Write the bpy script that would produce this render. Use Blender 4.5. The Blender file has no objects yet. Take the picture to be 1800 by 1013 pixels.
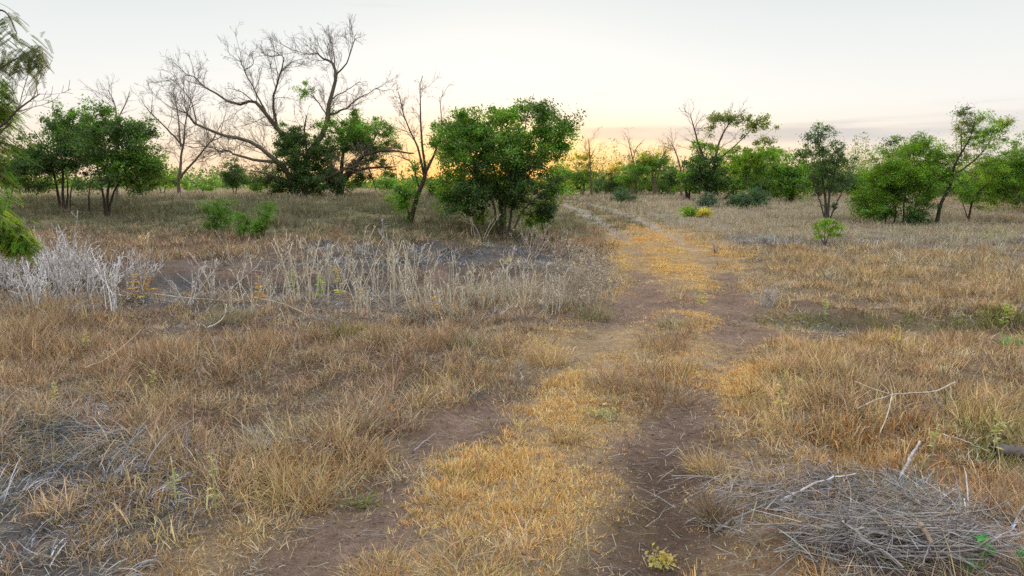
import bpy, math
import numpy as np
from math import radians as R

rng = np.random.default_rng(7)
C = bpy.context.scene.collection
S = bpy.context.scene

# ------------------------------------------------------------------ camera
CAM_Z, PITCH, F = 1.9, math.atan(176.5 / 1200), 1200.0
cam = bpy.data.cameras.new('camera'); cam.lens = 24; cam.sensor_width = 36
cam.clip_start = 0.05; cam.clip_end = 9000
camo = bpy.data.objects.new('camera', cam); C.objects.link(camo)
camo.location = (0, 0, CAM_Z); camo.rotation_euler = (math.pi / 2 - PITCH, 0, 0)
S.camera = camo

# ------------------------------------------------------------------ sky, sun, exposure
SUN_EL, SUN_AZ = 3.0, -1.0          # degrees; azimuth from +Y towards +X
w = bpy.data.worlds.new('World'); S.world = w; w.use_nodes = True
nt = w.node_tree; nt.nodes.clear()
def N(t, **k):
    n = nt.nodes.new(t)
    for a, b in k.items(): setattr(n, a, b)
    return n
def lk(a, b): nt.links.new(a, b)
def val(x, sock):
    if isinstance(x, (int, float)): sock.default_value = x
    elif isinstance(x, tuple): sock.default_value = x
    else: lk(x, sock)
def M(op, a, b=0.0, c=0.0, clamp=False):
    n = N('ShaderNodeMath', operation=op); n.use_clamp = clamp
    val(a, n.inputs[0]); val(b, n.inputs[1]); val(c, n.inputs[2])
    return n.outputs[0]
def smooth(x, a, b):
    n = N('ShaderNodeMapRange', interpolation_type='SMOOTHSTEP')
    val(x, n.inputs[0]); n.inputs[1].default_value = a; n.inputs[2].default_value = b
    return n.outputs[0]
def mixc(f, a, b, blend='MIX'):
    n = N('ShaderNodeMix', data_type='RGBA', blend_type=blend); n.clamp_factor = False
    val(f, n.inputs[0]); val(a, n.inputs[6]); val(b, n.inputs[7])
    return n.outputs[2]
tc = N('ShaderNodeTexCoord'); sep = N('ShaderNodeSeparateXYZ'); lk(tc.outputs['Generated'], sep.inputs[0])
dx, dy, dz = sep.outputs
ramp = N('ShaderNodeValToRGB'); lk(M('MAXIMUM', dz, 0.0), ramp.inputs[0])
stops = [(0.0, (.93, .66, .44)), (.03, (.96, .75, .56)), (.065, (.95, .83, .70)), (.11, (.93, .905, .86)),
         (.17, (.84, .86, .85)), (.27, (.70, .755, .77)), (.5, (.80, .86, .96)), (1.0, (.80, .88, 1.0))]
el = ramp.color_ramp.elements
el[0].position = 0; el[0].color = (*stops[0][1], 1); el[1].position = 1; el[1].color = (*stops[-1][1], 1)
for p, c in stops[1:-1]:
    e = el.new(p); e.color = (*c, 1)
lift = M('MULTIPLY_ADD', smooth(dz, .27, .8), 1.25, 1.0)  # overhead sky out of view brightened to light the ground
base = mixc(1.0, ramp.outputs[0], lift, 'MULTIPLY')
behind = M('MULTIPLY_ADD', M('MULTIPLY', smooth(dy, .1, -.6), smooth(dz, .6, .1)), -.45, 1.0)      # low sky behind the camera dimmed to raise contrast on the ground
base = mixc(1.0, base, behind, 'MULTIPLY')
# far right of the horizon is cooler
cool = M('MULTIPLY', smooth(dx, .25, .75), smooth(dz, .16, .0))
base = mixc(M('MULTIPLY', cool, .75), base, (.72, .78, .86, 1))
# glow round the sun just under the horizon trees
sx, sy = math.sin(R(SUN_AZ)), math.cos(R(SUN_AZ))
def glow(zs, p, z0=.03):
    ax = M('SUBTRACT', dx, sx); az = M('MULTIPLY', M('SUBTRACT', dz, z0), zs)
    r2 = M('ADD', M('MULTIPLY', ax, ax), M('MULTIPLY', az, az))
    front = smooth(dy, -.1, .3)
    return M('MULTIPLY', M('EXPONENT', M('MULTIPLY', r2, -p)), front)
base = mixc(M('MULTIPLY', glow(1.2, 9), .10), base, (1.0, .95, .85, 1), 'ADD')
base = mixc(M('MULTIPLY', glow(3.6, 14, .02), .80), base, (1.0, .74, .37, 1))
base = mixc(M('MULTIPLY', glow(4.6, 26, .034), .85), base, (1.25, .84, .38, 1))
base = mixc(M('MULTIPLY', glow(5.0, 24, .0), .95), base, (1.2, .50, .13, 1))
# streaky evening clouds low on the right
mp = N('ShaderNodeMapping'); lk(tc.outputs['Generated'], mp.inputs[0]); mp.inputs['Scale'].default_value = (3.2, 3.2, 30); mp.inputs['Rotation'].default_value = (0, R(3), 0)
nz = N('ShaderNodeTexNoise'); lk(mp.outputs[0], nz.inputs[0]); nz.inputs['Scale'].default_value = 1.15; nz.inputs['Detail'].default_value = 6; nz.inputs['Roughness'].default_value = .52
mp2 = N('ShaderNodeMapping'); lk(tc.outputs['Generated'], mp2.inputs[0]); mp2.inputs['Scale'].default_value = (2, 2, 55); mp2.inputs['Location'].default_value = (3, 1, 2)
nz2 = N('ShaderNodeTexNoise'); lk(mp2.outputs[0], nz2.inputs[0]); nz2.inputs['Scale'].default_value = 1.5; nz2.inputs['Detail'].default_value = 5
cl = M('MULTIPLY_ADD', nz2.outputs[0], .35, M('MULTIPLY', nz.outputs[0], .75))
zc = M('SUBTRACT', dz, M('MULTIPLY_ADD', dx, -.012, .080))
band = M('EXPONENT', M('MULTIPLY', M('MULTIPLY', zc, zc), -2600.0))
band = M('MULTIPLY', band, smooth(dx, .0, .13))
cmask = M('MULTIPLY', smooth(M('MULTIPLY_ADD', band, .34, M('SUBTRACT', cl, .12)), .56, .80), smooth(dz, .035, .058))
ccol = mixc(smooth(dx, .1, .55), (.66, .57, .52, 1), (.60, .60, .62, 1))
base = mixc(M('MULTIPLY', cmask, .85), base, ccol)
# faint uneven veil everywhere
base = mixc(M('MULTIPLY', M('SUBTRACT', nz.outputs[0], .5), .10), base, (1, 1, 1, 1))
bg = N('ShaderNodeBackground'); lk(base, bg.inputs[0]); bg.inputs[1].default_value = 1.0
sky = N('ShaderNodeTexSky'); sky.sky_type = 'NISHITA'; sky.sun_disc = False
sky.sun_elevation = R(SUN_EL); sky.sun_rotation = R(SUN_AZ)
bg2 = N('ShaderNodeBackground'); lk(sky.outputs[0], bg2.inputs[0]); bg2.inputs[1].default_value = .010
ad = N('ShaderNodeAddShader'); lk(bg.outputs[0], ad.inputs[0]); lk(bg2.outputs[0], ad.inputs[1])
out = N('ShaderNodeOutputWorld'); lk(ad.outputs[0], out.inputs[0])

sl = bpy.data.lights.new('sun', 'SUN'); sl.energy = 3.2; sl.angle = R(7); sl.color = (1.0, .72, .42)
so = bpy.data.objects.new('sun', sl); C.objects.link(so)
so.rotation_euler = (R(90 - SUN_EL - 3), 0, R(180 - SUN_AZ))
S.view_settings.view_transform = 'Standard'; S.view_settings.look = 'None'
S.view_settings.exposure = 0.03; S.view_settings.gamma = 1.0; S.view_settings.use_curve_mapping = False
S.render.engine = 'CYCLES'
S.cycles.max_bounces = 5; S.cycles.diffuse_bounces = 2; S.cycles.transmission_bounces = 3; S.cycles.glossy_bounces = 1
S.cycles.use_denoising = False; S.cycles.filter_width = 1.5

# ------------------------------------------------------------------ helpers
sP, cP = math.sin(PITCH), math.cos(PITCH)
def sstep(a, b, x):
    t = np.clip((np.asarray(x, float) - a) / (b - a), 0, 1); return t * t * (3 - 2 * t)
def ray(px, py):
    u = (np.asarray(px, float) - 900) / F; v = (506.5 - np.asarray(py, float)) / F
    return np.stack([u, cP + v * sP, -sP + v * cP], -1)
def at(px, py, d):                                      # the point seen at a pixel, d metres ahead
    r = ray(px, py); return np.array([0, 0, CAM_Z]) + r * (d / r[..., 1])[..., None]
def proj(p):
    q = p - np.array([0, 0, CAM_Z]); zf = q[..., 1] * cP - q[..., 2] * sP; yu = q[..., 1] * sP + q[..., 2] * cP
    zf = np.maximum(zf, .05)
    return 900 + F * q[..., 0] / zf, 506.5 - F * yu / zf
def hash2(i, j, s):
    h = (i.astype(np.int64) * 374761393 + j.astype(np.int64) * 668265263 + s * 1442695041) & 0x7fffffff
    h = ((h ^ (h >> 13)) * 1274126177) & 0x7fffffff
    return ((h ^ (h >> 16)) & 0xffff) / 65535.0
def noise(x, y, s=0):
    x = np.asarray(x, float); y = np.asarray(y, float)
    i = np.floor(x); j = np.floor(y); fx = x - i; fy = y - j
    fx = fx * fx * (3 - 2 * fx); fy = fy * fy * (3 - 2 * fy)
    a = hash2(i, j, s); b = hash2(i + 1, j, s); c = hash2(i, j + 1, s); d = hash2(i + 1, j + 1, s)
    return (a * (1 - fx) + b * fx) * (1 - fy) + (c * (1 - fx) + d * fx) * fy
def fbm(x, y, s=0, o=4):
    t = 0; a = .5
    for k in range(o):
        t = t + a * noise(x * 2 ** k, y * 2 ** k, s + k * 17); a *= .5
    return t / (1 - .5 ** o)

# ------------------------------------------------------------------ terrain
RP = np.array([(-60, 0), (7, 0), (12, 0), (15, .05), (20, .23), (26, .42), (36, .86), (44, 1.12), (70, 1.32), (200, 1.45), (3000, 1.6)])
LP = np.array([(-60, 0), (10, 0), (12, -.02), (13.6, -.08), (14.5, -.05), (15.0, .24), (16, .36), (17.5, .54), (20, .80), (23, 1.03), (26, 1.25), (30, 1.42), (60, 1.55), (200, 1.6), (3000, 1.7)])
DITCH = np.array([(-60, 13.2), (-6, 13.7), (0, 13.6), (1.6, 12.3), (2.8, 10.9), (4, 9.8), (8, 9.5), (60, 10.2)])
TRK = np.array([(-.9, -6), (-.55, 0), (-.3, 3), (-.12, 3.7), (.55, 5.56), (1.25, 7), (1.93, 8.4), (2.7, 10.5), (3.15, 12), (3.75, 15), (4.1, 18), (4.45, 22), (4.5, 26), (4.2, 34), (3.3, 40), (1.0, 48), (-4, 58), (-16, 75)])
def track_off(X, Y):
    cx = np.interp(Y, TRK[:, 1], TRK[:, 0]); g = np.gradient(TRK[:, 0], TRK[:, 1]); s = np.interp(Y, TRK[:, 1], g)
    return (X - cx) / np.sqrt(1 + s * s)
def ground(X, Y, fine=True):
    X = np.asarray(X, float); Y = np.asarray(Y, float)
    r = np.interp(Y, RP[:, 0], RP[:, 1]); l = np.interp(Y, LP[:, 0], LP[:, 1])
    wl = sstep(2.3, -1.8, X)
    z = r * (1 - wl) + l * wl
    dy_ = np.interp(X, DITCH[:, 0], DITCH[:, 1])
    dep = .08 + .24 * sstep(3.3, 5.0, X) + .36 * sstep(1.5, -.5, X)
    z = z - dep * np.exp(-((Y - dy_) / (.62 + .25 * sstep(1, -1, X))) ** 2)
    o = track_off(X, Y)
    rut = np.exp(-((o - .82) / .24) ** 2) + np.exp(-((o + .82) / .24) ** 2)
    z = z - .05 * rut * sstep(60, 30, Y)
    off = sstep(1.0, 1.7, np.abs(o))
    z = z + off * (.16 * (fbm(X * .8 + 5, Y * .8, 3) - .5) + .22 * (fbm(X * 1.9, Y * 1.9 + 9, 8, 3) - .5) * sstep(30, 10, Y))
    z = z + .17 * np.exp(-((X - 2.2) / .9) ** 2 - ((Y - 3.5) / .6) ** 2)            # brush heap
    z = z + .14 * np.exp(-((X + 2.3) / .8) ** 2 - ((Y - 3.9) / .7) ** 2)                # grey tussock
    if fine:
        z = z + .035 * (fbm(X * 5, Y * 5, 21, 3) - .5) * sstep(25, 8, Y)
    return z
def gz(x, y): return float(ground(np.array([x]), np.array([y]))[0])
_ds = np.geomspace(2.2, 400, 1500)
def ground_at(px, py):
    r = ray(px, py); P = np.array([0, 0, CAM_Z]) + r[None] * (_ds / r[1])[:, None]
    below = P[:, 2] < ground(P[:, 0], P[:, 1])
    k = np.argmax(below) if below.any() else len(_ds) - 1
    p = P[k]; return np.array([p[0], p[1], gz(p[0], p[1])])
def depth_pt(px, d):
    x = at(px, 340, d)[0]; return np.array([x, d, gz(x, d)])

# ------------------------------------------------------------------ materials
def new_mat(name):
    m = bpy.data.materials.new(name); m.use_nodes = True; t = m.node_tree; t.nodes.clear(); return m, t
def plant_mat(name, trans, tint=(1, 1, 1), gloss=.0, tgain=1.0):
    m, t = new_mat(name); n = t.nodes; L = t.links
    a = n.new('ShaderNodeAttribute'); a.attribute_name = 'col'
    d = n.new('ShaderNodeBsdfDiffuse'); L.new(a.outputs['Color'], d.inputs[0])
    tr = n.new('ShaderNodeBsdfTranslucent')
    mx = n.new('ShaderNodeMix'); mx.data_type = 'RGBA'; mx.blend_type = 'MULTIPLY'; mx.inputs[0].default_value = 1
    L.new(a.outputs['Color'], mx.inputs[6]); mx.inputs[7].default_value = (tint[0] * tgain, tint[1] * tgain, tint[2] * tgain, 1); L.new(mx.outputs[2], tr.inputs[0])
    ms = n.new('ShaderNodeMixShader'); ms.inputs[0].default_value = trans; L.new(d.outputs[0], ms.inputs[1]); L.new(tr.outputs[0], ms.inputs[2])
    last = ms
    if gloss:
        g = n.new('ShaderNodeBsdfGlossy'); g.inputs['Roughness'].default_value = .45
        m2 = n.new('ShaderNodeMixShader'); m2.inputs[0].default_value = gloss; L.new(ms.outputs[0], m2.inputs[1]); L.new(g.outputs[0], m2.inputs[2]); last = m2
    o = n.new('ShaderNodeOutputMaterial'); L.new(last.outputs[0], o.inputs[0])
    return m
LEAF = plant_mat('leaf', .45, (1.3, 1.25, .5), .025, 1.25)
GRASS = plant_mat('dry_grass_blade', .14, (1.1, 1.0, .8))
def bark_mat():
    m, t = new_mat('bark'); n = t.nodes; L = t.links
    a = n.new('ShaderNodeAttribute'); a.attribute_name = 'col'
    tcn = n.new('ShaderNodeTexCoord'); nz = n.new('ShaderNodeTexNoise'); nz.inputs['Scale'].default_value = 22; nz.inputs['Detail'].default_value = 6
    L.new(tcn.outputs['Object'], nz.inputs[0])
    mr = n.new('ShaderNodeMapRange'); L.new(nz.outputs[0], mr.inputs[0]); mr.inputs[1].default_value = .3; mr.inputs[2].default_value = .7; mr.inputs[3].default_value = .6; mr.inputs[4].default_value = 1.35
    mx = n.new('ShaderNodeMix'); mx.data_type = 'RGBA'; mx.blend_type = 'MULTIPLY'; mx.inputs[0].default_value = 1
    L.new(a.outputs['Color'], mx.inputs[6]); L.new(mr.outputs[0], mx.inputs[7])
    d = n.new('ShaderNodeBsdfDiffuse'); L.new(mx.outputs[2], d.inputs[0])
    b = n.new('ShaderNodeBump'); b.inputs['Strength'].default_value = .6; b.inputs['Distance'].default_value = .02; L.new(nz.outputs[0], b.inputs['Height']); L.new(b.outputs[0], d.inputs['Normal'])
    o = n.new('ShaderNodeOutputMaterial'); L.new(d.outputs[0], o.inputs[0]); return m
BARK = bark_mat()
def soil_mat():
    m, t = new_mat('dry_soil'); n = t.nodes; L = t.links
    a = n.new('ShaderNodeAttribute'); a.attribute_name = 'col'
    tcn = n.new('ShaderNodeTexCoord')
    def nz(s, d, r=.6):
        x = n.new('ShaderNodeTexNoise'); x.inputs['Scale'].default_value = s; x.inputs['Detail'].default_value = d; x.inputs['Roughness'].default_value = r
        L.new(tcn.outputs['Object'], x.inputs[0]); return x
    n1, n2, n3 = nz(1.7, 6), nz(14, 8, .7), nz(90, 4)
    def mul(c, x, lo, hi, a0=.3, a1=.7):
        mr = n.new('ShaderNodeMapRange'); L.new(x.outputs[0], mr.inputs[0]); mr.inputs[1].default_value = a0; mr.inputs[2].default_value = a1; mr.inputs[3].default_value = lo; mr.inputs[4].default_value = hi
        mx = n.new('ShaderNodeMix'); mx.data_type = 'RGBA'; mx.blend_type = 'MULTIPLY'; mx.inputs[0].default_value = 1
        L.new(c, mx.inputs[6]); L.new(mr.outputs[0], mx.inputs[7]); return mx.outputs[2]
    c = mul(a.outputs['Color'], n1, .78, 1.22); c = mul(c, n2, .7, 1.3); c = mul(c, n3, .65, 1.3)
    d = n.new('ShaderNodeBsdfDiffuse'); L.new(c, d.inputs[0])
    ad = n.new('ShaderNodeMath'); ad.operation = 'MULTIPLY_ADD'; L.new(n2.outputs[0], ad.inputs[0]); ad.inputs[1].default_value = 2.2; L.new(n3.outputs[0], ad.inputs[2])
    b = n.new('ShaderNodeBump'); b.inputs['Strength'].default_value = .8; b.inputs['Distance'].default_value = .025; L.new(ad.outputs[0], b.inputs['Height']); L.new(b.outputs[0], d.inputs['Normal'])
    o = n.new('ShaderNodeOutputMaterial'); L.new(d.outputs[0], o.inputs[0]); return m
SOIL = soil_mat()

# ------------------------------------------------------------------ mesh accumulation
class Acc:
    def __init__(s): s.v = []; s.q = []; s.t = []; s.c = []; s.n = 0
    def add(s, v, col, q=None, t=None):
        v = np.asarray(v, np.float32).reshape(-1, 3); col = np.asarray(col, np.float32)
        if col.ndim == 1: col = np.broadcast_to(col, (len(v), 3))
        s.v.append(v); s.c.append(col.reshape(-1, 3))
        if q is not None and len(q): s.q.append(np.asarray(q).reshape(-1, 4) + s.n)
        if t is not None and len(t): s.t.append(np.asarray(t).reshape(-1, 3) + s.n)
        s.n += len(v); return s
    def build(s, name, mat, parent=None, origin=(0, 0, 0), smooth=False):
        me = bpy.data.meshes.new(name)
        if s.n:
            v = np.concatenate(s.v) - np.asarray(origin, np.float32); c = np.concatenate(s.c)
            q = np.concatenate(s.q) if s.q else np.zeros((0, 4), int); t = np.concatenate(s.t) if s.t else np.zeros((0, 3), int)
            loops = np.concatenate([q.ravel(), t.ravel()]).astype(np.int32)
            tot = np.concatenate([np.full(len(q), 4), np.full(len(t), 3)]).astype(np.int32)
            st = np.concatenate([[0], np.cumsum(tot)[:-1]]).astype(np.int32)
            me.vertices.add(len(v)); me.vertices.foreach_set('co', v.astype(np.float32).ravel())
            me.loops.add(len(loops)); me.loops.foreach_set('vertex_index', loops)
            me.polygons.add(len(tot)); me.polygons.foreach_set('loop_start', st); me.polygons.foreach_set('loop_total', tot)
            if smooth: me.polygons.foreach_set('use_smooth', np.ones(len(tot), bool))
            a = me.color_attributes.new('col', 'FLOAT_COLOR', 'POINT')
            a.data.foreach_set('color', np.concatenate([c, np.ones((len(c), 1), np.float32)], 1).astype(np.float32).ravel())
            me.update(calc_edges=True)
        me.materials.append(mat)
        o = bpy.data.objects.new(name, me); C.objects.link(o)
        if parent is not None: o.parent = parent
        else: o.location = origin
        return o
def tag(o, label, cat=None, group=None, kind=None):
    o['label'] = label
    if cat: o['category'] = cat
    if group: o['group'] = group
    if kind: o['kind'] = kind
    return o
def thing(name, label, cat, loc, group=None):
    o = bpy.data.objects.new(name, None); C.objects.link(o); o.location = tuple(float(a) for a in loc); o.empty_display_size = .2
    return tag(o, label, cat, group)

def norm(a): return a / np.maximum(np.linalg.norm(a, axis=-1, keepdims=True), 1e-9)
def tubes(acc, P, Rad, sides, col, jit=.12):
    P = np.asarray(P, float); Rad = np.asarray(Rad, float); n, k, _ = P.shape
    if n == 0: return
    T = np.empty_like(P); T[:, 1:-1] = P[:, 2:] - P[:, :-2]; T[:, 0] = P[:, 1] - P[:, 0]; T[:, -1] = P[:, -1] - P[:, -2]; T = norm(T)
    ref = np.where(np.abs(T[:, :1, 2:3]) > .8, np.array([1., .2, 0]), np.array([.1, 0, 1.]))
    U = norm(np.cross(T, np.broadcast_to(ref, T.shape))); V = np.cross(T, U)
    a = np.arange(sides) * 2 * math.pi / sides
    ring = U[:, :, None] * np.cos(a)[None, None, :, None] + V[:, :, None] * np.sin(a)[None, None, :, None]
    v = P[:, :, None] + ring * Rad[:, :, None, None]
    i = np.arange(sides); j = (i + 1) % sides
    kk = np.arange(k - 1)[:, None] * sides
    f = np.stack([kk + i, kk + j, kk + sides + j, kk + sides + i], -1).reshape(-1, 4)
    q = (f[None] + (np.arange(n) * k * sides)[:, None, None]).reshape(-1, 4)
    c = np.asarray(col, float)
    if c.ndim == 1: c = np.broadcast_to(c, (n, 3))
    c = c * (1 + jit * rng.standard_normal((n, 1)))
    c = np.clip(np.repeat(c, k * sides, 0), .005, .95)
    tris = None
    if sides >= 3:                                        # close the outer end
        e = (np.arange(n) * k * sides + (k - 1) * sides)[:, None]
        tris = np.concatenate([np.stack([np.broadcast_to(e[:, 0], (n,)), e[:, 0] + m, e[:, 0] + m + 1], -1) for m in range(1, sides - 1)])
    acc.add(v, c, q, tris)
def catmull(pts, n):
    p = np.asarray(pts, float); p = np.concatenate([[2 * p[0] - p[1]], p, [2 * p[-1] - p[-2]]])
    m = len(p) - 3; t = np.linspace(0, m - 1e-6, n); i = t.astype(int); f = (t - i)[:, None]
    a, b, c, d = p[i], p[i + 1], p[i + 2], p[i + 3]
    return .5 * (2 * b + (c - a) * f + (2 * a - 5 * b + 4 * c - d) * f ** 2 + (3 * b - a - 3 * c + d) * f ** 3)
def resample(P, k):
    t = np.linspace(0, P.shape[1] - 1, k); i = np.minimum(t.astype(int), P.shape[1] - 2); f = (t - i)[None, :, None]
    return P[:, i] * (1 - f) + P[:, i + 1] * f
def sprout(P, L, m, lenf, ang, up=.15, k=6, wig=.10, t0=.25, minlen=.05, maxlen=99):
    """children of polylines P (n,k,3) with lengths L"""
    n = len(P); idx = np.repeat(np.arange(n), m); t = t0 + (1 - t0) * rng.random(len(idx))
    kk = P.shape[1] - 1; f = t * kk; i = np.minimum(f.astype(int), kk - 1); fr = (f - i)[:, None]
    s = P[idx, i] * (1 - fr) + P[idx, i + 1] * fr; tan = norm(P[idx, i + 1] - P[idx, i])
    r = norm(rng.standard_normal(s.shape)); side = norm(np.cross(tan, r))
    a = R(ang) * (.6 + .8 * rng.random(len(idx)))[:, None]
    d = norm(tan * np.cos(a) + side * np.sin(a) + np.array([0, 0, up]))
    ln = np.maximum(L[idx] * lenf * (.45 + .9 * rng.random(len(idx))) * (1.15 - .55 * t), minlen); ln = np.minimum(ln, maxlen * (.6 + .5 * rng.random(len(ln))))
    pts = [s]; dirn = d
    for _ in range(k - 1):
        dirn = norm(dirn + wig * rng.standard_normal(d.shape) * 1.6 + np.array([0, 0, up * .3])); pts.append(pts[-1] + dirn * (ln / (k - 1))[:, None])
    return np.stack(pts, 1), ln
def leaves(acc, pos, size, cols, upb=.6, asp=.55, drop=0.0):
    n = len(pos)
    if n == 0: return
    nrm = norm(rng.standard_normal((n, 3)) + np.array([0, 0, upb])); ax = norm(np.cross(nrm, rng.standard_normal((n, 3)))); ax[:, 2] -= drop; ax = norm(ax)
    sd = norm(np.cross(nrm, ax)); s = (size * (.65 + .7 * rng.random(n)) * np.ones(n))[:, None]
    a = pos - ax * s * .5; b = pos + sd * s * asp * .5 + nrm * s * .06; c = pos + ax * s * .5; d = pos - sd * s * asp * .5 + nrm * s * .06
    v = np.stack([a, b, c, d], 1); q = np.arange(n * 4).reshape(n, 4)
    acc.add(v, np.repeat(cols, 4, 0), q)
def pick_cols(n, pal, jit=.16):
    pal = np.asarray(pal, float); c = pal[rng.integers(0, len(pal), n)]
    return np.clip(c * (1 + jit * rng.standard_normal((n, 1))) * (1 + .05 * rng.standard_normal((n, 3))), .004, .9)
def blades(acc, base, az, tilt, bend, L, W, col, seg=2, face=None):
    n = len(base)
    if n == 0: return
    sa = (rng.random(n) * 2 * math.pi) if face is None else face
    side = np.stack([np.cos(sa), np.sin(sa), np.zeros(n)], -1)
    h = np.stack([np.cos(az), np.sin(az)], -1); pts = [np.asarray(base, float)]
    for k in range(seg):
        th = tilt + bend * (k + .5) / seg
        st = np.concatenate([h * np.sin(th)[:, None], np.cos(th)[:, None]], 1); pts.append(pts[-1] + st * (L / seg)[:, None])
    vs = []
    for k in range(seg):
        ww = (W * .5 * (1 - .55 * k / seg))[:, None]; vs += [pts[k] - side * ww, pts[k] + side * ww]
    vs.append(pts[seg]); v = np.stack(vs, 1); nv = 2 * seg + 1; o = (np.arange(n) * nv)[:, None]
    q = [o + np.array([2 * k, 2 * k + 1, 2 * k + 3, 2 * k + 2]) for k in range(seg - 1)]
    acc.add(v, np.repeat(col, nv, 0), np.concatenate(q) if q else None, o + np.array([2 * seg - 2, 2 * seg - 1, 2 * seg]))

# ------------------------------------------------------------------ ground zones (what grows where)
SOILZ, BROWN, GREY, GOLD, TALL, STRAW, OLIVE, RUST, UNDER_SHADE = range(9)
NZ = 9
ZB = [  # zone, px, py, rx, ry, weight   (photo pixels of the ground, turned to places on the ground)
 (BROWN, 300, 650, 420, 95, 1.3), (BROWN, 700, 660, 230, 75, 1.6), (BROWN, 500, 760, 300, 90, .8), (BROWN, 150, 600, 300, 50, .8),
 (GREY, 100, 955, 170, 75, 2.6), (BROWN, 150, 900, 260, 90, 1.0), (TALL, 230, 880, 160, 60, .8), (GREY, 130, 800, 150, 55, 1.6), (GREY, 400, 800, 130, 45, 1.1), (GREY, 560, 770, 80, 30, 1.3), (GREY, 640, 560, 200, 22, .7), (GREY, 350, 545, 330, 26, .9),
 (GREY, 250, 740, 120, 30, .8), (GREY, 760, 440, 260, 18, 1.3), (GREY, 1000, 470, 80, 26, 1.2), (GREY, 590, 690, 70, 24, .6), (GREY, 380, 900, 120, 60, .8),
 (TALL, 530, 860, 110, 60, 1.6), (TALL, 800, 985, 190, 50, 1.8), (TALL, 350, 960, 160, 50, .9), (TALL, 640, 800, 120, 50, .9), (TALL, 820, 690, 110, 45, .7), (TALL, 980, 620, 80, 40, .8),
 (SOILZ, 790, 490, 230, 17, 2.6), (SOILZ, 470, 485, 110, 14, 1.6), (GREY, 700, 480, 330, 30, 1.2), (STRAW, 900, 500, 160, 30, 1.0), (SOILZ, 250, 475, 160, 14, 1.0), (BROWN, 400, 450, 260, 16, 1.0), (GREY, 480, 500, 300, 26, 1.0),
 (BROWN, 300, 415, 380, 22, 1.3), (BROWN, 700, 415, 200, 18, 1.0), (BROWN, 1010, 430, 70, 34, 1.6),
 (UNDER_SHADE, 250, 378, 460, 24, 4.0), (UNDER_SHADE, 700, 385, 300, 30, 4.0), (UNDER_SHADE, 900, 400, 110, 22, 3.0), (STRAW, 350, 341, 420, 8, 2.5), (GREY, 500, 395, 400, 14, .8),
 (GOLD, 920, 850, 150, 75, 3.6), (GOLD, 880, 910, 150, 60, 2.0), (GOLD, 1090, 640, 90, 40, 2.0), (GOLD, 1040, 700, 60, 30, 1.2), (GOLD, 1180, 440, 90, 36, 2.6), (GOLD, 1230, 470, 90, 26, 1.4), (GOLD, 1235, 655, 70, 45, 2.2), (STRAW, 985, 650, 60, 34, 1.6), (GOLD, 1000, 610, 60, 24, 1.6), (GREY, 880, 705, 70, 20, 1.2), (STRAW, 700, 850, 110, 40, 1.0), (GREY, 1130, 800, 60, 26, .8), (GOLD, 1100, 590, 60, 20, 1.2),
 (BROWN, 1120, 665, 80, 40, 1.8), (BROWN, 1165, 592, 50, 20, 2.2), (TALL, 1050, 730, 60, 22, 1.0),
 (SOILZ, 1180, 900, 95, 120, 1.6), (SOILZ, 1210, 760, 60, 50, 1.2), (SOILZ, 850, 750, 110, 28, 1.2), (SOILZ, 620, 930, 110, 50, .6), (STRAW, 640, 900, 120, 40, .8), (SOILZ, 1190, 540, 110, 34, 1.5), (STRAW, 1200, 540, 120, 40, .7), (SOILZ, 1300, 580, 45, 25, 2.4), (SOILZ, 1060, 770, 60, 30, .8),
 (STRAW, 1250, 375, 330, 20, 2.4), (STRAW, 1600, 410, 300, 20, 1.2), (STRAW, 1350, 405, 200, 14, 1.2), (GREY, 1380, 422, 110, 9, 1.6), (GREY, 1600, 425, 220, 8, 1.5), (STRAW, 1340, 520, 40, 26, 1.4), (GREY, 1340, 525, 60, 16, .7),
 (TALL, 1520, 490, 330, 45, 2.0), (BROWN, 1600, 500, 300, 40, 1.0), (STRAW, 1550, 480, 330, 40, .9),
 (OLIVE, 1620, 570, 230, 16, 2.2), (OLIVE, 1420, 560, 80, 16, .9), (SOILZ, 1500, 595, 300, 12, 1.6), (GREY, 1430, 575, 90, 14, 1.3),
 (TALL, 1520, 640, 240, 50, 2.2), (BROWN, 1600, 660, 240, 60, 1.2), (TALL, 1340, 740, 90, 60, 1.6), (GOLD, 1300, 700, 50, 40, .8),
 (RUST, 1560, 790, 110, 28, 1.3), (RUST, 1340, 970, 110, 60, 2.6), (RUST, 1690, 860, 110, 40, 1.2), (GREY, 1480, 865, 130, 26, .7), (SOILZ, 1580, 720, 160, 40, .9), (OLIVE, 1740, 770, 80, 50, .9), (TALL, 1700, 740, 150, 60, .8),
 (GREY, 1600, 960, 150, 45, .6), (SOILZ, 1620, 965, 150, 40, 4.0), (RUST, 1500, 800, 160, 30, 1.4), (TALL, 1450, 790, 120, 26, .8), (BROWN, 1750, 880, 90, 60, 1.0),
]
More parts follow.
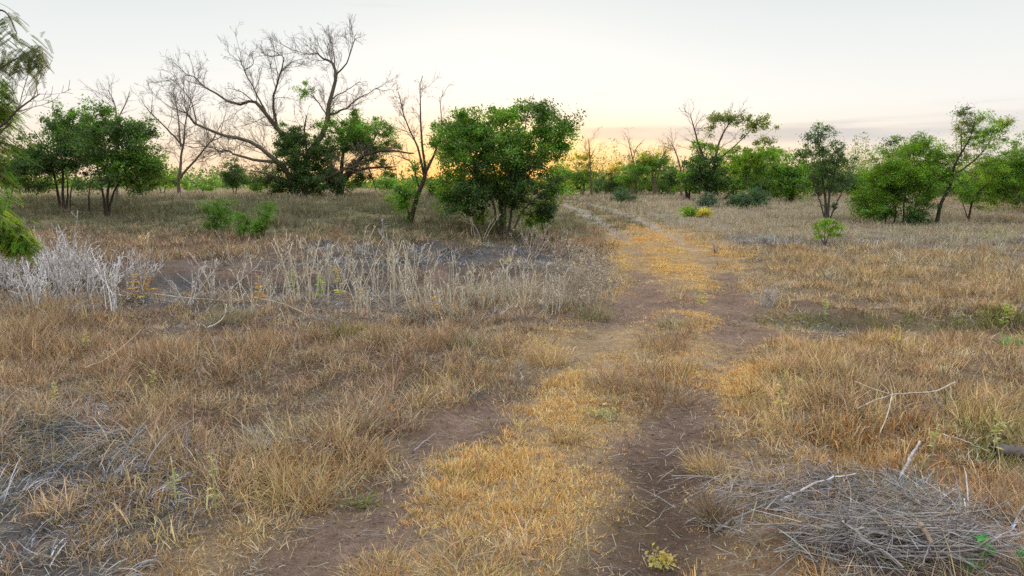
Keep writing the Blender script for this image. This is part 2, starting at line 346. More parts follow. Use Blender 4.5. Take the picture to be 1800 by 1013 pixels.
def zones(X, Y):
    z = ground(X, Y, False); px, py = proj(np.stack([X, Y, z], -1))
    d = np.maximum(Y, 2.5); far = sstep(60, 15, Y)
    n1 = fbm(X * 1.3, Y * 1.3, 31) - .5; n2 = fbm(X * 1.3 + 40, Y * 1.3, 57) - .5
    s = F / d
    px = px + n1 * .9 * s * far; py = py + n2 * .8 * s * np.minimum(1, 3.0 / d) * far
    inside = (Y > 2.4)
    Wt = np.zeros((len(X), NZ), np.float32)
    left = px < 1150
    Wt[:, BROWN] = .25; Wt[:, TALL] = .12; Wt[:, GREY] = .14; Wt[:, STRAW] = .10; Wt[:, SOILZ] = .12
    for (t, bx, by, rx, ry, wt) in ZB:
        g = wt * np.exp(-(((px - bx) / rx) ** 2 + ((py - by) / ry) ** 2)); Wt[:, t] += np.where(inside, g, 0)
    # wheel ruts wear the cover away; the crown of the track keeps short golden growth
    o = track_off(X, Y); nn = fbm(X * 2.2, Y * 1.1, 77)
    wv = fbm(X * .9, Y * .9, 78) - .5; rut = np.exp(-((o - .80 - .5 * wv) / .25) ** 4) + np.exp(-((o + .80 - .5 * wv) / .29) ** 4)
    crown = np.exp(-(o / .5) ** 4)
    nearf = sstep(60, 30, Y)
    mid = sstep(13, 16, Y) * sstep(29, 23, Y)
    n9 = fbm(X * 3.1 + 7, Y * 2.3, 83); Wt[:, SOILZ] += 2.1 * rut * nearf * np.maximum(.05, 2.6 * nn - .75) * (.35 + 1.3 * n9); Wt[:, GREY] += .45 * rut * nearf * (1 - nn) * (1 - .72 * mid); Wt[:, GOLD] += (.8 * crown + .6 * mid * np.exp(-(o / 1.9) ** 4)) * nearf; Wt[:, STRAW] += .55 * mid * np.exp(-(o / 1.9) ** 4)
    edge = np.exp(-((np.abs(o) - 1.35) / .25) ** 2); Wt[:, GOLD] += .7 * edge * nearf; Wt[:, TALL] += .5 * edge * nearf
    k = fbm(X * 2.6 + 3, Y * 2.6, 91)
    Wt[:, SOILZ] += .5 * np.maximum(0, k - .55) * 4 * far
    # patchiness: every kind breaks up at its own scale
    for t in range(NZ):
        Wt[:, t] *= (.35 + 1.6 * fbm(X * 1.7 + 13 * t, Y * 1.7, 200 + t * 7)) ** 1.6
    core = np.exp(-(o / 1.25) ** 4) * sstep(45, 25, Y) * (py < 1100)
    for t, kf in ((TALL, .75), (STRAW, .9), (GREY, .8), (BROWN, .45), (RUST, .8)): Wt[:, t] *= 1 - kf * core
    Wt **= 1.9
    return Wt / Wt.sum(1, keepdims=True), px, py, o
GCOL = np.array([(.225, .148, .105), (.155, .105, .07), (.12, .11, .105), (.34, .235, .13), (.20, .135, .08), (.24, .20, .14), (.14, .115, .06), (.24, .145, .085), (.20, .17, .09)])  # ground under grass coloured darker to deepen the gaps between blades

# ------------------------------------------------------------------ ground sheet
def axis(fine, lim, step, growth):
    a = [0.0]; s = step
    while a[-1] < lim:
        if a[-1] > fine: s *= growth
        a.append(a[-1] + s)
    return np.array(a)
ya = axis(16, 4200, .055, 1.028); yb = axis(0, 60, .4, 1.25)
ys = np.concatenate([2.0 - yb[::-1][:-1], 2.0 + ya])
xa = axis(6.5, 3800, .06, 1.045); xs = np.concatenate([-xa[::-1][:-1], xa])
XX, YY = np.meshgrid(xs, ys); X1, Y1 = XX.ravel(), YY.ravel()
zz = ground(X1, Y1)
Wt, _, _, o_ = zones(X1, Y1)
gc = Wt @ GCOL
pale = sstep(16, 30, Y1) * np.exp(-((np.abs(o_) - .84) / .4) ** 4); gc = gc * (1 - .6 * pale[:, None]) + np.array([.42, .36, .29]) * .6 * pale[:, None]
rut_dark = (np.exp(-((o_ - .9) / .35) ** 2) * sstep(7, 3.5, Y1))[:, None]; gc = gc * (1 - .5 * rut_dark)  # right rut soil darker close to the camera
nx, ny = len(xs), len(ys)
ii = (np.arange(ny - 1)[:, None] * nx + np.arange(nx - 1)[None]).ravel()
g = Acc(); g.add(np.stack([X1, Y1, zz], -1), gc, np.stack([ii, ii + 1, ii + nx + 1, ii + nx], -1))
tag(g.build('ground', SOIL, smooth=True), 'dry grassland ground with a worn two rut dirt track', 'ground', kind='structure')

# ------------------------------------------------------------------ grass cover
def scatter(y0, y1, dens, pw, ref, tot_scale=1.0):
    ysamp = np.linspace(y0, y1, 4000); f = (1.72 * ysamp + 5) * dens * (ref / np.maximum(ysamp, ref)) ** pw
    cdf = np.cumsum(f); tot = int(cdf[-1] * (ysamp[1] - ysamp[0]) * tot_scale); cdf = cdf / cdf[-1]
    y = np.interp(rng.random(tot), cdf, ysamp); x = (rng.random(tot) - .5) * (1.72 * y + 5)
    return x, y
PAL = {
 BROWN: [(0.399, 0.258, 0.149), (0.332, 0.218, 0.135), (0.447, 0.319, 0.195), (0.274, 0.187, 0.121), (0.382, 0.234, 0.135), (0.415, 0.312, 0.195), (0.556, 0.391, 0.206), (0.474, 0.340, 0.185), (0.412, 0.330, 0.227)],
 GREY: [(0.340, 0.346, 0.356), (0.230, 0.240, 0.258), (0.120, 0.120, 0.120), (0.440, 0.432, 0.445), (0.340, 0.269, 0.178), (0.220, 0.182, 0.125), (0.380, 0.298, 0.196), (0.150, 0.144, 0.125)],
 GOLD: [(0.781, 0.489, 0.180), (0.719, 0.450, 0.170), (0.801, 0.568, 0.266), (0.678, 0.391, 0.132), (0.760, 0.538, 0.218)],
 TALL: [(0.553, 0.387, 0.191), (0.499, 0.350, 0.173), (0.588, 0.452, 0.258), (0.445, 0.304, 0.152), (0.535, 0.368, 0.162)],
 STRAW: [(0.483, 0.408, 0.274), (0.429, 0.354, 0.236), (0.514, 0.439, 0.312), (0.389, 0.308, 0.198)],
 OLIVE: [(0.255, 0.243, 0.081), (0.306, 0.288, 0.090), (0.212, 0.216, 0.081), (0.357, 0.297, 0.126)],
 RUST: [(0.460, 0.250, 0.099), (0.534, 0.320, 0.132), (0.386, 0.220, 0.099), (0.442, 0.350, 0.187)],
 UNDER_SHADE: [(.15, .15, .08), (.21, .18, .105), (.26, .21, .13), (.10, .13, .055), (.23, .20, .13), (.18, .165, .11)],  # undergrowth tones, darkened to paint in the shade under the trees
}
HGT = {BROWN: .19, GREY: .22, GOLD: .05, TALL: .17, STRAW: .24, OLIVE: .15, RUST: .13, UNDER_SHADE: .25}
NAMES = {BROWN: ('brown_grass', 'fine reddish brown dry grass standing on the open ground'), GREY: ('matted_grass', 'grey weathered grass lying matted over the ground'),
         GOLD: ('golden_stubble', 'short golden yellow growth on the crown and edges of the track'), TALL: ('golden_grass', 'golden tan dry grass standing beside the track'),
         STRAW: ('straw_grass', 'pale straw coloured grass on the open field by the trees'), OLIVE: ('olive_weeds', 'low olive green weeds along the shallow ditch'),
         RUST: ('rusty_weeds', 'low rust orange weeds round the grey brush heap'), UNDER_SHADE: ('undergrowth', 'greenish brown tall grass beneath the trees, toned darker for their shade')}
accs = {t: Acc() for t in PAL}
for (y0, y1, dens, pw, ref, nb, seg) in ((2.3, 7, 150, 0, 7, 19, 3), (7, 20, 150, 1.55, 7, 15, 2), (20, 48, 30, 1.2, 20, 12, 2), (48, 110, 9, 1.3, 48, 7, 2)):
    x, y = scatter(y0, y1, dens * 1.7, pw, ref)
    kp = rng.random(len(x)) < .22 + .78 * sstep(.38, .60, .5 * fbm(x * 2.4, y * 2.4, 410, 3) + .5 * fbm(x * .7, y * .7, 420, 3)); x, y = x[kp], y[kp]
    Wt, px, py, o = zones(x, y)
    cum = np.cumsum(Wt, 1); typ = (rng.random(len(x))[:, None] > cum).sum(1).clip(0, NZ - 1)
    big = fbm(x * .9, y * .9, 400)
    for t in PAL:
        sel = np.where(typ == t)[0]
        if t == GOLD: sel = np.concatenate([sel] * 8)
        if len(sel) == 0: continue
        bx, by = x[sel], y[sel]
        if t == GOLD: bx = bx + .10 * rng.standard_normal(len(sel)); by = by + .10 * rng.standard_normal(len(sel))
        n = len(sel); hs = HGT[t] * (.5 + .9 * sstep(.25, .75, big[sel])) * (.6 + .75 * rng.random(n))
        nearrut = np.exp(-((np.abs(o[sel]) - .84) / .3) ** 4); hs = hs * (1 - .55 * nearrut)
        tc_ = pick_cols(n, PAL[t], (.12 if t == GOLD else .24) if y0 < 20 else .08); az0 = rng.random(n) * 2 * math.pi
        if t == GREY: az0 = 2 * math.pi * fbm(bx * .9, by * .9, 500) * 2.2 + 1.1 * rng.standard_normal(n)
        m = nb if t != GOLD else max(6, int(nb * .5))
        idx = np.repeat(np.arange(n), m); k = len(idx)
        rad = {GOLD: .03, GREY: .11, STRAW: .10}.get(t, .09) * (1 + .012 * by[idx]) * np.sqrt(np.maximum(1, by[idx] / 9))
        ang = rng.random(k) * 2 * math.pi; rr = np.sqrt(rng.random(k)) * rad
        P = np.stack([bx[idx] + rr * np.cos(ang), by[idx] + rr * np.sin(ang), np.zeros(k)], -1); P[:, 2] = ground(P[:, 0], P[:, 1]) - .01
        L = hs[idx] * (.55 + .7 * rng.random(k)); Wd = (.0036 + .00052 * by[idx]) * (.7 + .6 * rng.random(k))
        col = np.clip(tc_[idx] * (1 + ((.11 if t == GOLD else .20) if y0 < 20 else .05) * rng.standard_normal((k, 1))), .02, .85)
        if t == GREY:
            az = az0[idx] + .55 * rng.standard_normal(k); tilt = R(30) + R(45) * rng.random(k); bend = R(35) + R(45) * rng.random(k); L = L * (.6 + .7 * rng.random(k)); Wd = Wd * (.8 + .8 * rng.random(k))
        elif t == GOLD:
            az = ang; tilt = R(55) * rng.random(k); bend = R(50) * rng.random(k); Wd = Wd * 1.1
        elif t in (OLIVE, RUST):
            az = ang + .5 * rng.standard_normal(k); tilt = R(10) + R(50) * rng.random(k); bend = R(70) * rng.standard_normal(k); Wd = Wd * 1.8
        else:
            az = np.where(rng.random(k) < .35, ang, np.where(rng.random(k) < .5, az0[idx] + .6 * rng.standard_normal(k), 6.283 * rng.random(k))); tilt = R(4) + R(66) * rng.random(k) ** 1.35; bend = R(8) + R(70) * rng.random(k) ** 1.4
        blades(accs[t], P, az, tilt, bend, L, Wd, col, seg)
        if t in (BROWN, TALL, STRAW) and y0 < 20:          # thin flower stalks with feathery heads
            q = rng.random(k) < .05; kk = q.sum()
            blades(accs[t], P[q], az[q], tilt[q] * .7, bend[q] * .6, L[q] * 1.45, Wd[q] * .8, np.clip(col[q] * 1.2, 0, .85), 2)
# straw litter lying flat on bare and thin ground
x, y = scatter(2.3, 16, 420, 1.3, 7); Wt, px, py, o = zones(x, y); keep = rng.random(len(x)) < (.22 + .7 * (1 - Wt[:, SOILZ]) - .6 * Wt[:, GOLD] + .25 * fbm(x * 1.5, y * 1.5, 88)); x, y = x[keep], y[keep]
n = len(x); P = np.stack([x, y, ground(x, y) + .008 + .02 * rng.random(n)], -1)
lit = Acc(); blades(lit, P, rng.random(n) * 6.28, R(80) + R(14) * rng.random(n), R(25) * rng.standard_normal(n), .05 + .16 * rng.random(n) ** 1.6, .0022 + .00032 * y, pick_cols(n, [(.44, .37, .26), (.36, .34, .32), (.50, .42, .27), (.26, .22, .18)], .25), 2)
tag(lit.build('straw_litter', GRASS), 'loose broken straw lying on the bare ground', 'straw', kind='stuff')
for t, a in accs.items():
    tag(a.build(NAMES[t][0], GRASS), NAMES[t][1], 'grass' if t not in (OLIVE, RUST) else 'weeds', kind='stuff')

# clods and crumbs of soil on the bare ground
x, y = scatter(2.3, 13, 900, 1.8, 4.5); Wt, px, py, o = zones(x, y); kp = rng.random(len(x)) < Wt[:, SOILZ] * .8; x, y = x[kp], y[kp]; n = len(x)
sz = (.003 + .011 * rng.random(n) ** 4) * (.8 + .06 * y); ctr = np.stack([x, y, ground(x, y) + sz * .3], -1)
oc = np.array([(1, 0, 0), (-1, 0, 0), (0, 1, 0), (0, -1, 0), (0, 0, .8), (0, 0, -.6)], float)[None] * (.6 + .7 * rng.random((n, 6, 1))); v = ctr[:, None] + oc * sz[:, None, None]
ft = np.array([(0, 2, 4), (2, 1, 4), (1, 3, 4), (3, 0, 4)]); cb = Acc(); cb.add(v, np.repeat(pick_cols(n, [(.24, .165, .12), (.20, .14, .105), (.29, .22, .17)], .18), 6, 0), None, (ft[None] + 6 * np.arange(n)[:, None, None]).reshape(-1, 3))
tag(cb.build('soil_crumbs', SOIL), 'small clods and crumbs of dry soil in the wheel ruts', 'soil', kind='stuff')

# ------------------------------------------------------------------ trees
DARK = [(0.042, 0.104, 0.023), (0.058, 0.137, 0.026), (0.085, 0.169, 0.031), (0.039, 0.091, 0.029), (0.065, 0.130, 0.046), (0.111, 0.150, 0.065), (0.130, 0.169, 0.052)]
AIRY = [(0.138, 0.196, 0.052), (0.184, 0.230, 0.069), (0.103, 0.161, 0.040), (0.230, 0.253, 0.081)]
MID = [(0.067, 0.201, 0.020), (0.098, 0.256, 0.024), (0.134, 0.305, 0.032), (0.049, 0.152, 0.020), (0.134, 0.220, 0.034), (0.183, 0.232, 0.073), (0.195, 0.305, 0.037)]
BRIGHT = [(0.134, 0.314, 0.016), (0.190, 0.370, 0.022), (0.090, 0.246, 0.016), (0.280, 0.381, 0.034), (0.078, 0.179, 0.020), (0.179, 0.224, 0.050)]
LIVE = [(.075, .20, .02), (.11, .24, .025), (.05, .15, .02), (.16, .25, .03)]
LIME_LEAF = [(.15, .30, .02), (.21, .34, .025), (.10, .23, .02), (.26, .34, .035)]  # lime foliage; also paints high crown patches as if sunlit
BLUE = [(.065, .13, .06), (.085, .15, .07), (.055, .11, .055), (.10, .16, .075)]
GLOW = [(0.374, 0.363, 0.044), (0.462, 0.374, 0.055), (0.286, 0.330, 0.044), (0.506, 0.363, 0.066)]  # golden leaves; sunset backlight is painted into those on the skyline trees
SAGE = [(.12, .17, .12), (.16, .20, .15), (.09, .14, .10)]
BK_DARK, BK_GREY, BK_PALE, BK_TAN = (.075, .058, .045), (.17, .14, .11), (.42, .36, .29), (.26, .20, .13)

def tree(name, label, cat, d, px0, limbs=(), crowns=(), bark=BK_DARK, bare=0, bare_pal=None, group=None, leaf=.075, dens=1.0, thick=1.0, clump=.2, twig_r=.006, drop=0.0, bare_len=.5, z0=None, asp=.55, wig=.03, upb=.5):
    """limbs: (pixel points, root radius m, tip radius m, depth drift m); crowns: (px, py, rx, ry, palette, weight)"""
    base = depth_pt(px0, d); s = d / F
    t = thing(name, label, cat, base, group)
    tr = Acc(); polys = []; rads = []
    for li in limbs:
        pts, r0, r1, drift = li[:4]; dd0 = li[4] if len(li) > 4 else 0.0
        n = len(pts); dd = d + dd0 + drift * np.linspace(0, 1, n) ** 1.2
        P = np.stack([at(p[0], p[1], q) for p, q in zip(pts, dd)])
        if pts[0][1] is None: pass
        if li[5:] and li[5] == 'base': P[0] = (P[0][0], P[0][1], gz(P[0][0], P[0][1]) - .06)
        Q = catmull(P, 18); Q[1:-1] += wig * np.linalg.norm(P[-1] - P[0]) * .35 * np.stack([fbm(np.arange(16) * .6, np.full(16, rng.random() * 99), int(rng.integers(999)), 2) - .5 for _ in range(3)], -1)
        polys.append(Q); rads.append((r0 + (r1 - r0) * np.linspace(0, 1, 18) ** .8) * thick)
    P = np.stack(polys) if polys else np.zeros((0, 18, 3)); Rd = np.stack(rads) if polys else np.zeros((0, 18))
    if len(P): tubes(tr, P, Rd, 7, bark)
    nodes = P.reshape(-1, 3) if len(P) else np.array([base])
    # leafy sprays: clump centres, each hung on a branch of its own
    cents, cpal = [], []
    for (cx, cy, rx, ry, pal, wt) in crowns:
        c = at(cx, cy, d); rad = np.array([rx * s, (.75 * rx + .25 * ry) * s, ry * s]); vol = rad[0] * rad[2] * max(rad[1], .3)
        m = int(max(6, wt * dens * (4.3 * (rad[0] * rad[2]) / clump ** 2 + 8)))
        u = norm(rng.standard_normal((m * 2, 3))) * (rng.random((m * 2, 1)) ** .42) * (1 + .16 * rng.standard_normal((m * 2, 1))); q = c + u * rad
        kp = fbm(q[:, 0] * 2.3 / clump * .2 + q[:, 1], q[:, 2] * 2.3 / clump * .2, int(rng.integers(999)), 3) > (.48 if rx * s > .6 else .30)
        q = q[kp][:m]; q = q[q[:, 2] > base[2] + .08]
        cents.append(q); cpal += [pal] * len(q)
    cr = Acc()
    if cents:
        cents = np.concatenate(cents); order = np.argsort(np.linalg.norm(cents - nodes.mean(0), axis=1)); nb = len(cents)
        br = []; cur = nodes
        for chunk in np.array_split(order, 5):
            c = cents[chunk]
            if len(c) == 0: continue
            D = np.linalg.norm(c[:, None] - cur[None], axis=2) + .5 * np.maximum(0, cur[None, :, 2] - c[:, None, 2]); a = cur[np.argmin(D, 1)]
            tt = np.linspace(0, 1, 7)[None, :, None]; mid = (a + c) * .5 + .18 * np.linalg.norm(c - a, axis=1)[:, None] * norm(rng.standard_normal(a.shape)) + np.array([0, 0, .04])
            pth = a[:, None] * (1 - tt) ** 2 + 2 * mid[:, None] * tt * (1 - tt) + c[:, None] * tt ** 2
            br.append(pth); cur = np.concatenate([cur, pth[:, 2:].reshape(-1, 3)])
        br = np.concatenate(br); ln = np.linalg.norm(br[:, -1] - br[:, 0], axis=1)
        r0 = np.clip(.007 + .010 * ln, .006, .03) * thick; Rr = r0[:, None] * np.linspace(1, .35, 7)[None]
        tubes(tr, br, Rr, 4, np.array(bark) * 1.1)
        per = max(24, int(clump ** 2 * 2150 / (leaf / .075) ** 2))
        idx = np.repeat(np.arange(nb), per); off = rng.standard_normal((len(idx), 3)) * clump * np.array([.58, .58, .40]) * (.5 + .8 * rng.random((nb, 1)))[idx]
        tint = 1 + .27 * rng.standard_normal((nb, 1))
        cc = np.concatenate([pick_cols(per, cpal[i]) for i in range(nb)]) * np.clip(tint, .6, 1.5)[idx]
        leaves(cr, cents[idx] + off, leaf * .92 * (.7 + .6 * rng.random(len(idx))), np.clip(cc, .01, .8), upb=upb, drop=drop, asp=asp)
    tr.build('trunk', BARK, t, base, smooth=True)
    if cr.n: cr.build('crown', LEAF, t, base)
    if bare and len(P):
        tw = Acc(); seg = np.linalg.norm(np.diff(P, axis=1), axis=2).sum(1); keep = np.arange(len(P)); cp, cl = P, np.maximum(seg, .5)
        b = np.array(bare_pal if bare_pal is not None else bark); rr = np.array([Rd[i, 9] for i in range(len(P))]).mean() * .5
        for lv in range(bare):
            cnt = np.clip(np.round(cl / (s * (9, 6.5, 5.5, 5)[lv])), 2, (24, 9, 6, 4)[lv]).astype(int); cp, cl = np.repeat(cp, cnt, 0), np.repeat(cl, cnt)
            cp, cl = sprout(cp, cl, 1, (bare_len * 1.25, .52, .5, .5)[lv], (40, 38, 36, 34)[lv], up=.10, k=7 if lv < 2 else 5, wig=(.13, .10, .08, .06)[lv], t0=(.28, .15, .1, .1)[lv], maxlen=(62, 36, 22, 13)[lv] * s)
            r = np.clip(cl * .010, twig_r * (.75, .55, .42, .4)[lv], .03)[:, None] * np.linspace(1, .4, cp.shape[1])[None]
            tubes(tw, cp, r, 4 if lv == 0 else 3, b)
        tw.build('twig_sprays', BARK, t, base)
    return t

# the half-dead tree with a wide bare top
tree('mesquite_tree', 'wide half dead tree with a bare twiggy top over dark green lower growth', 'tree', 32, 532, [
 ([(533, 347), (515, 318), (499, 290), (470, 269), (428, 245), (383, 234), (345, 218), (329, 199), (308, 191)], .19, .022, -2.5, 0, 'base'),
 ([(345, 218), (335, 178), (316, 153), (300, 137)], .035, .012, 1, -2.2),
 ([(499, 290), (424, 274), (387, 265), (333, 257)], .10, .02, 2),
 ([(531, 347), (524, 310), (515, 265), (490, 232), (466, 195), (445, 178), (412, 182), (378, 164), (349, 141), (325, 133)], .20, .018, 1.5, 0, 'base'),
 ([(466, 195), (449, 162), (430, 124), (418, 98)], .06, .012, .5, .6), ([(430, 124), (445, 112), (442, 94)], .03, .01, .4, .8),
 ([(445, 178), (424, 162), (401, 155)], .035, .012, -.6, .7),
 ([(490, 232), (482, 199), (483, 158), (495, 124), (499, 104), (487, 92)], .085, .014, -1, .5), ([(495, 124), (515, 108)], .03, .012, .5, -.2),
 ([(535, 347), (540, 282), (561, 245), (575, 203), (582, 174), (590, 133), (582, 112), (565, 100), (546, 96), (522, 90)], .21, .014, 1.0, 0, 'base'),
 ([(590, 133), (586, 91), (582, 70)], .04, .01, .6, .6), ([(590, 133), (611, 108), (623, 70), (627, 72)], .05, .01, -.8, .6),
 ([(582, 174), (611, 158), (633, 143)], .04, .012, 1, .5), ([(575, 203), (607, 191), (631, 174), (665, 155)], .07, .014, -1, .4),
 ([(575, 203), (557, 178), (536, 158)], .045, .014, .8, .4), ([(540, 282), (536, 232), (538, 203)], .07, .03, -.8),
 ([(533, 345), (565, 318), (600, 300), (640, 285)], .11, .03, -1.5, 0, 'base'), ([(533, 345), (500, 320), (470, 305), (440, 300)], .10, .02, -1.5, 0, 'base'),
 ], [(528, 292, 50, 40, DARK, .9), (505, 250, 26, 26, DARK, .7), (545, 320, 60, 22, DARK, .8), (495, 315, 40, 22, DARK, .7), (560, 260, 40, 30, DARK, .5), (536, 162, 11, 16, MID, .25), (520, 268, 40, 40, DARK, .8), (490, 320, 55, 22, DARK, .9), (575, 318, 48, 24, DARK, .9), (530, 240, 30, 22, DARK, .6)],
 bark=(.13, .105, .075), thick=.85, bare=4, bare_pal=(.19, .155, .115), leaf=.085, clump=.24, bare_len=.4, twig_r=.010, wig=.12)
tree('mesquite_tree', 'low spreading green tree with long level dark limbs beside the half dead tree', 'tree', 33, 597, [
 ([(596, 342), (605, 318), (619, 300), (640, 274), (685, 265), (727, 270)], .17, .03, -2, 0, 'base'), ([(600, 338), (602, 311), (648, 296), (690, 294)], .15, .03, -1, 0, 'base'),
 ([(594, 342), (600, 300), (605, 260), (622, 225)], .15, .03, 1, 0, 'base'), ([(648, 296), (655, 315), (662, 338)], .04, .015, 0, -.5), ([(640, 274), (660, 240), (672, 205)], .06, .015, 1, -.6)],
 [(630, 235, 62, 32, MID, 1), (600, 220, 40, 25, MID, .8), (660, 265, 45, 30, DARK, .7), (600, 285, 45, 32, DARK, .8), (680, 235, 22, 25, MID, .4), (610, 320, 36, 20, DARK, .5), (665, 300, 34, 16, DARK, .35)], bark=BK_DARK, bare=2, bare_pal=(.16, .12, .09), leaf=.085, clump=.26, bare_len=.25)
# pair of leafy trees on the left bank
tree('hackberry_tree', 'leafy dark green tree with several thin trunks, left one of the pair on the bank', 'tree', 24, 112, [
 ([(107, 366), (98, 320), (85, 270), (60, 230)], .075, .02, .5, 0, 'base'), ([(112, 366), (110, 310), (120, 250), (130, 205)], .08, .02, -.6, 0, 'base'), ([(124, 370), (126, 330), (150, 270)], .05, .015, -.6, -.3, 'base'), ([(116, 366), (118, 320), (100, 240)], .06, .015, .8, 0, 'base')],
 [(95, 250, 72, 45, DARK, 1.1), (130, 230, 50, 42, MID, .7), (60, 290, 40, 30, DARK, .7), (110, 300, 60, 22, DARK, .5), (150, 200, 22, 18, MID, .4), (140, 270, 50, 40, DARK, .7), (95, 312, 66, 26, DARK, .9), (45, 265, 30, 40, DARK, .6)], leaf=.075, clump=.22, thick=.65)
tree('hackberry_tree', 'rounded leafy tree with forked trunks, right one of the pair on the bank', 'tree', 22.3, 187, [
 ([(186, 381), (180, 335), (168, 280), (160, 225)], .07, .02, .5, 0, 'base'), ([(187, 381), (190, 330), (205, 270), (210, 205)], .08, .02, -.5, 0, 'base'), ([(190, 381), (200, 340), (235, 280), (265, 240)], .07, .015, .2, 0, 'base'), ([(155, 360), (158, 330), (180, 280)], .05, .02, 0, .8, 'base')],
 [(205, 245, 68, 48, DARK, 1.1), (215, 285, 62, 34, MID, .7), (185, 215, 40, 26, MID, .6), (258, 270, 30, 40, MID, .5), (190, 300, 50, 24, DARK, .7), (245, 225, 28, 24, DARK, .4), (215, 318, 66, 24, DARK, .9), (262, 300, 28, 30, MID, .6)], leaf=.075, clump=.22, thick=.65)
# bare tree behind
tree('bare_tree', 'slender leafless tree between the leafy pair and the half dead tree', 'tree', 31, 316, [
 ([(315, 336), (316, 300), (320, 262), (326, 213), (335, 175)], .09, .012, .5, 0, 'base'), ([(320, 255), (293, 226), (266, 200), (249, 178)], .05, .01, -.8), ([(316, 315), (351, 271), (377, 240), (392, 215)], .06, .01, .8), ([(319, 258), (311, 195), (305, 170)], .04, .01, .6), ([(266, 200), (268, 170)], .02, .008, 0)],
 [], bark=(.15, .11, .08), bare=3, bare_pal=(.24, .18, .13), bare_len=.3, twig_r=.009, wig=.1)
tree('bare_tree', 'grey leafless treetop rising behind the leafy pair on the bank', 'tree', 27, 190, [
 ([(205, 350), (205, 260), (203, 190), (190, 158)], .06, .01, 0, 0, 'base'), ([(204, 215), (222, 180), (228, 160)], .03, .008, .3)], [], bark=BK_GREY, bare=3, bare_pal=(.22, .18, .14), bare_len=.22, twig_r=.008)
# low bushes on the left skyline
for (px0, d, cx, cy, rx, ry, pal, lab) in ((412, 36, 412, 303, 32, 24, DARK, 'dark low bush on the left skyline between the bare tree and half dead tree'),
        (285, 36, 285, 312, 36, 14, BRIGHT, 'low bright green bush on the skyline right of the leafy pair'),
        (20, 27, 15, 300, 45, 30, DARK, 'dark green low bush at the left edge behind the leafy pair'),
        (250, 33, 258, 318, 30, 16, DARK, 'low dark bush just right of the rounded tree of the leafy pair'),
        (352, 42, 352, 324, 30, 10, MID, 'small flat bush on the left skyline right of the slender leafless tree'),
        (770, 30, 772, 330, 30, 16, DARK, 'dark green low bush between the thin bare upright tree and the big round bush'),
        (455, 40, 455, 322, 26, 11, MID, 'small flat green bush left of the foot of the half dead tree'),
        (700, 40, 702, 322, 45, 10, MID, 'flat green bush on the skyline under the long level limbs')):
    tree('bush', lab, 'bush', d, px0, [([(cx, cy + ry * 1.3), (cx - rx * .3, cy), (cx - rx * .6, cy - ry * .4)], .03, .01, .3, 0, 'base'), ([(cx, cy + ry * 1.3), (cx + rx * .3, cy), (cx + rx * .5, cy - ry * .5)], .03, .01, -.3, 0, 'base')],
         [(cx, cy, rx, ry, pal, 1), (cx, cy + ry * .7, rx * .9, ry * .6, pal, .6)], leaf=.09, clump=.22, bare=1 if px0 == 412 else 0)
# bare shrub tree
tree('bare_tree', 'thin bare upright tree with a few leaves, left of the big round bush', 'tree', 20.4, 722, [
 ([(720, 392), (732, 350), (744, 319), (750, 297)], .075, .05, 0, 0, 'base'), ([(746, 312), (735, 262), (713, 212), (700, 161)], .045, .008, -.4), ([(748, 300), (741, 240), (739, 183), (739, 148)], .045, .008, .3), ([(750, 299), (766, 265), (776, 227), (773, 170)], .05, .008, -.2),
 ([(738, 335), (725, 290), (709, 278), (690, 272)], .03, .008, .5), ([(722, 385), (712, 350), (700, 330)], .03, .01, -.3, 0, 'base')],
 [(710, 350, 26, 30, MID, 1.0), (728, 300, 26, 20, MID, .25), (770, 240, 20, 22, MID, .35)], bark=(.12, .085, .065), bare=3, bare_pal=(.21, .15, .115), leaf=.065, clump=.18, bare_len=.28, twig_r=.007)
# big round bush
tree('hackberry_tree', 'big round bushy green tree with clustered pale trunks in the middle of the view', 'tree', 19, 885, [
 ([(880, 412), (878, 350), (865, 280), (850, 215)], .085, .02, .6, 0, 'base'), ([(886, 412), (890, 345), (915, 255), (938, 165)], .09, .012, -.3, 0, 'base'), ([(892, 412), (905, 350), (955, 275), (1008, 210)], .08, .012, .3, 0, 'base'), ([(874, 412), (866, 352), (830, 275), (798, 222)], .075, .015, -.6, 0, 'base'),
 ([(896, 412), (920, 370), (965, 330), (985, 300)], .05, .012, -.8, 0, 'base'), ([(884, 412), (882, 360), (890, 290), (900, 210)], .06, .015, 1.2, 0, 'base')],
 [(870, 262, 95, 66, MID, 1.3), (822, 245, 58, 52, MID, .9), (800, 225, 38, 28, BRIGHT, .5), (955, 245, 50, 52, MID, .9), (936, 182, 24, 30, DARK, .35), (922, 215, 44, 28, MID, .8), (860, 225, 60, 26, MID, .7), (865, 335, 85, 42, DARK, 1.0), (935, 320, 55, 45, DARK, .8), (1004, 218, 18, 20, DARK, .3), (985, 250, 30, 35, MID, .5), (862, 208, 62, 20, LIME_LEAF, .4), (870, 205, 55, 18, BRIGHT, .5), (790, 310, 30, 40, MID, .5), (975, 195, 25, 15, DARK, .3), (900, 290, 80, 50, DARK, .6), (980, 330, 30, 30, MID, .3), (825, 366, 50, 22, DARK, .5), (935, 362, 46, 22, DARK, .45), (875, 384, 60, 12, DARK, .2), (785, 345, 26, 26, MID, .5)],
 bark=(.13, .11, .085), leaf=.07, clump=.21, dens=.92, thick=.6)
tree('hackberry_tree', 'slim dark stemmed young tree tucked against the left of the big round bush', 'tree', 20.8, 848, [([(848, 395), (848, 360), (845, 320)], .08, .03, 0, 0, 'base'), ([(847, 350), (820, 310)], .04, .01, .3)], [(835, 330, 45, 30, DARK, .8), (800, 345, 30, 28, MID, .5)], leaf=.075, clump=.22, thick=.65)
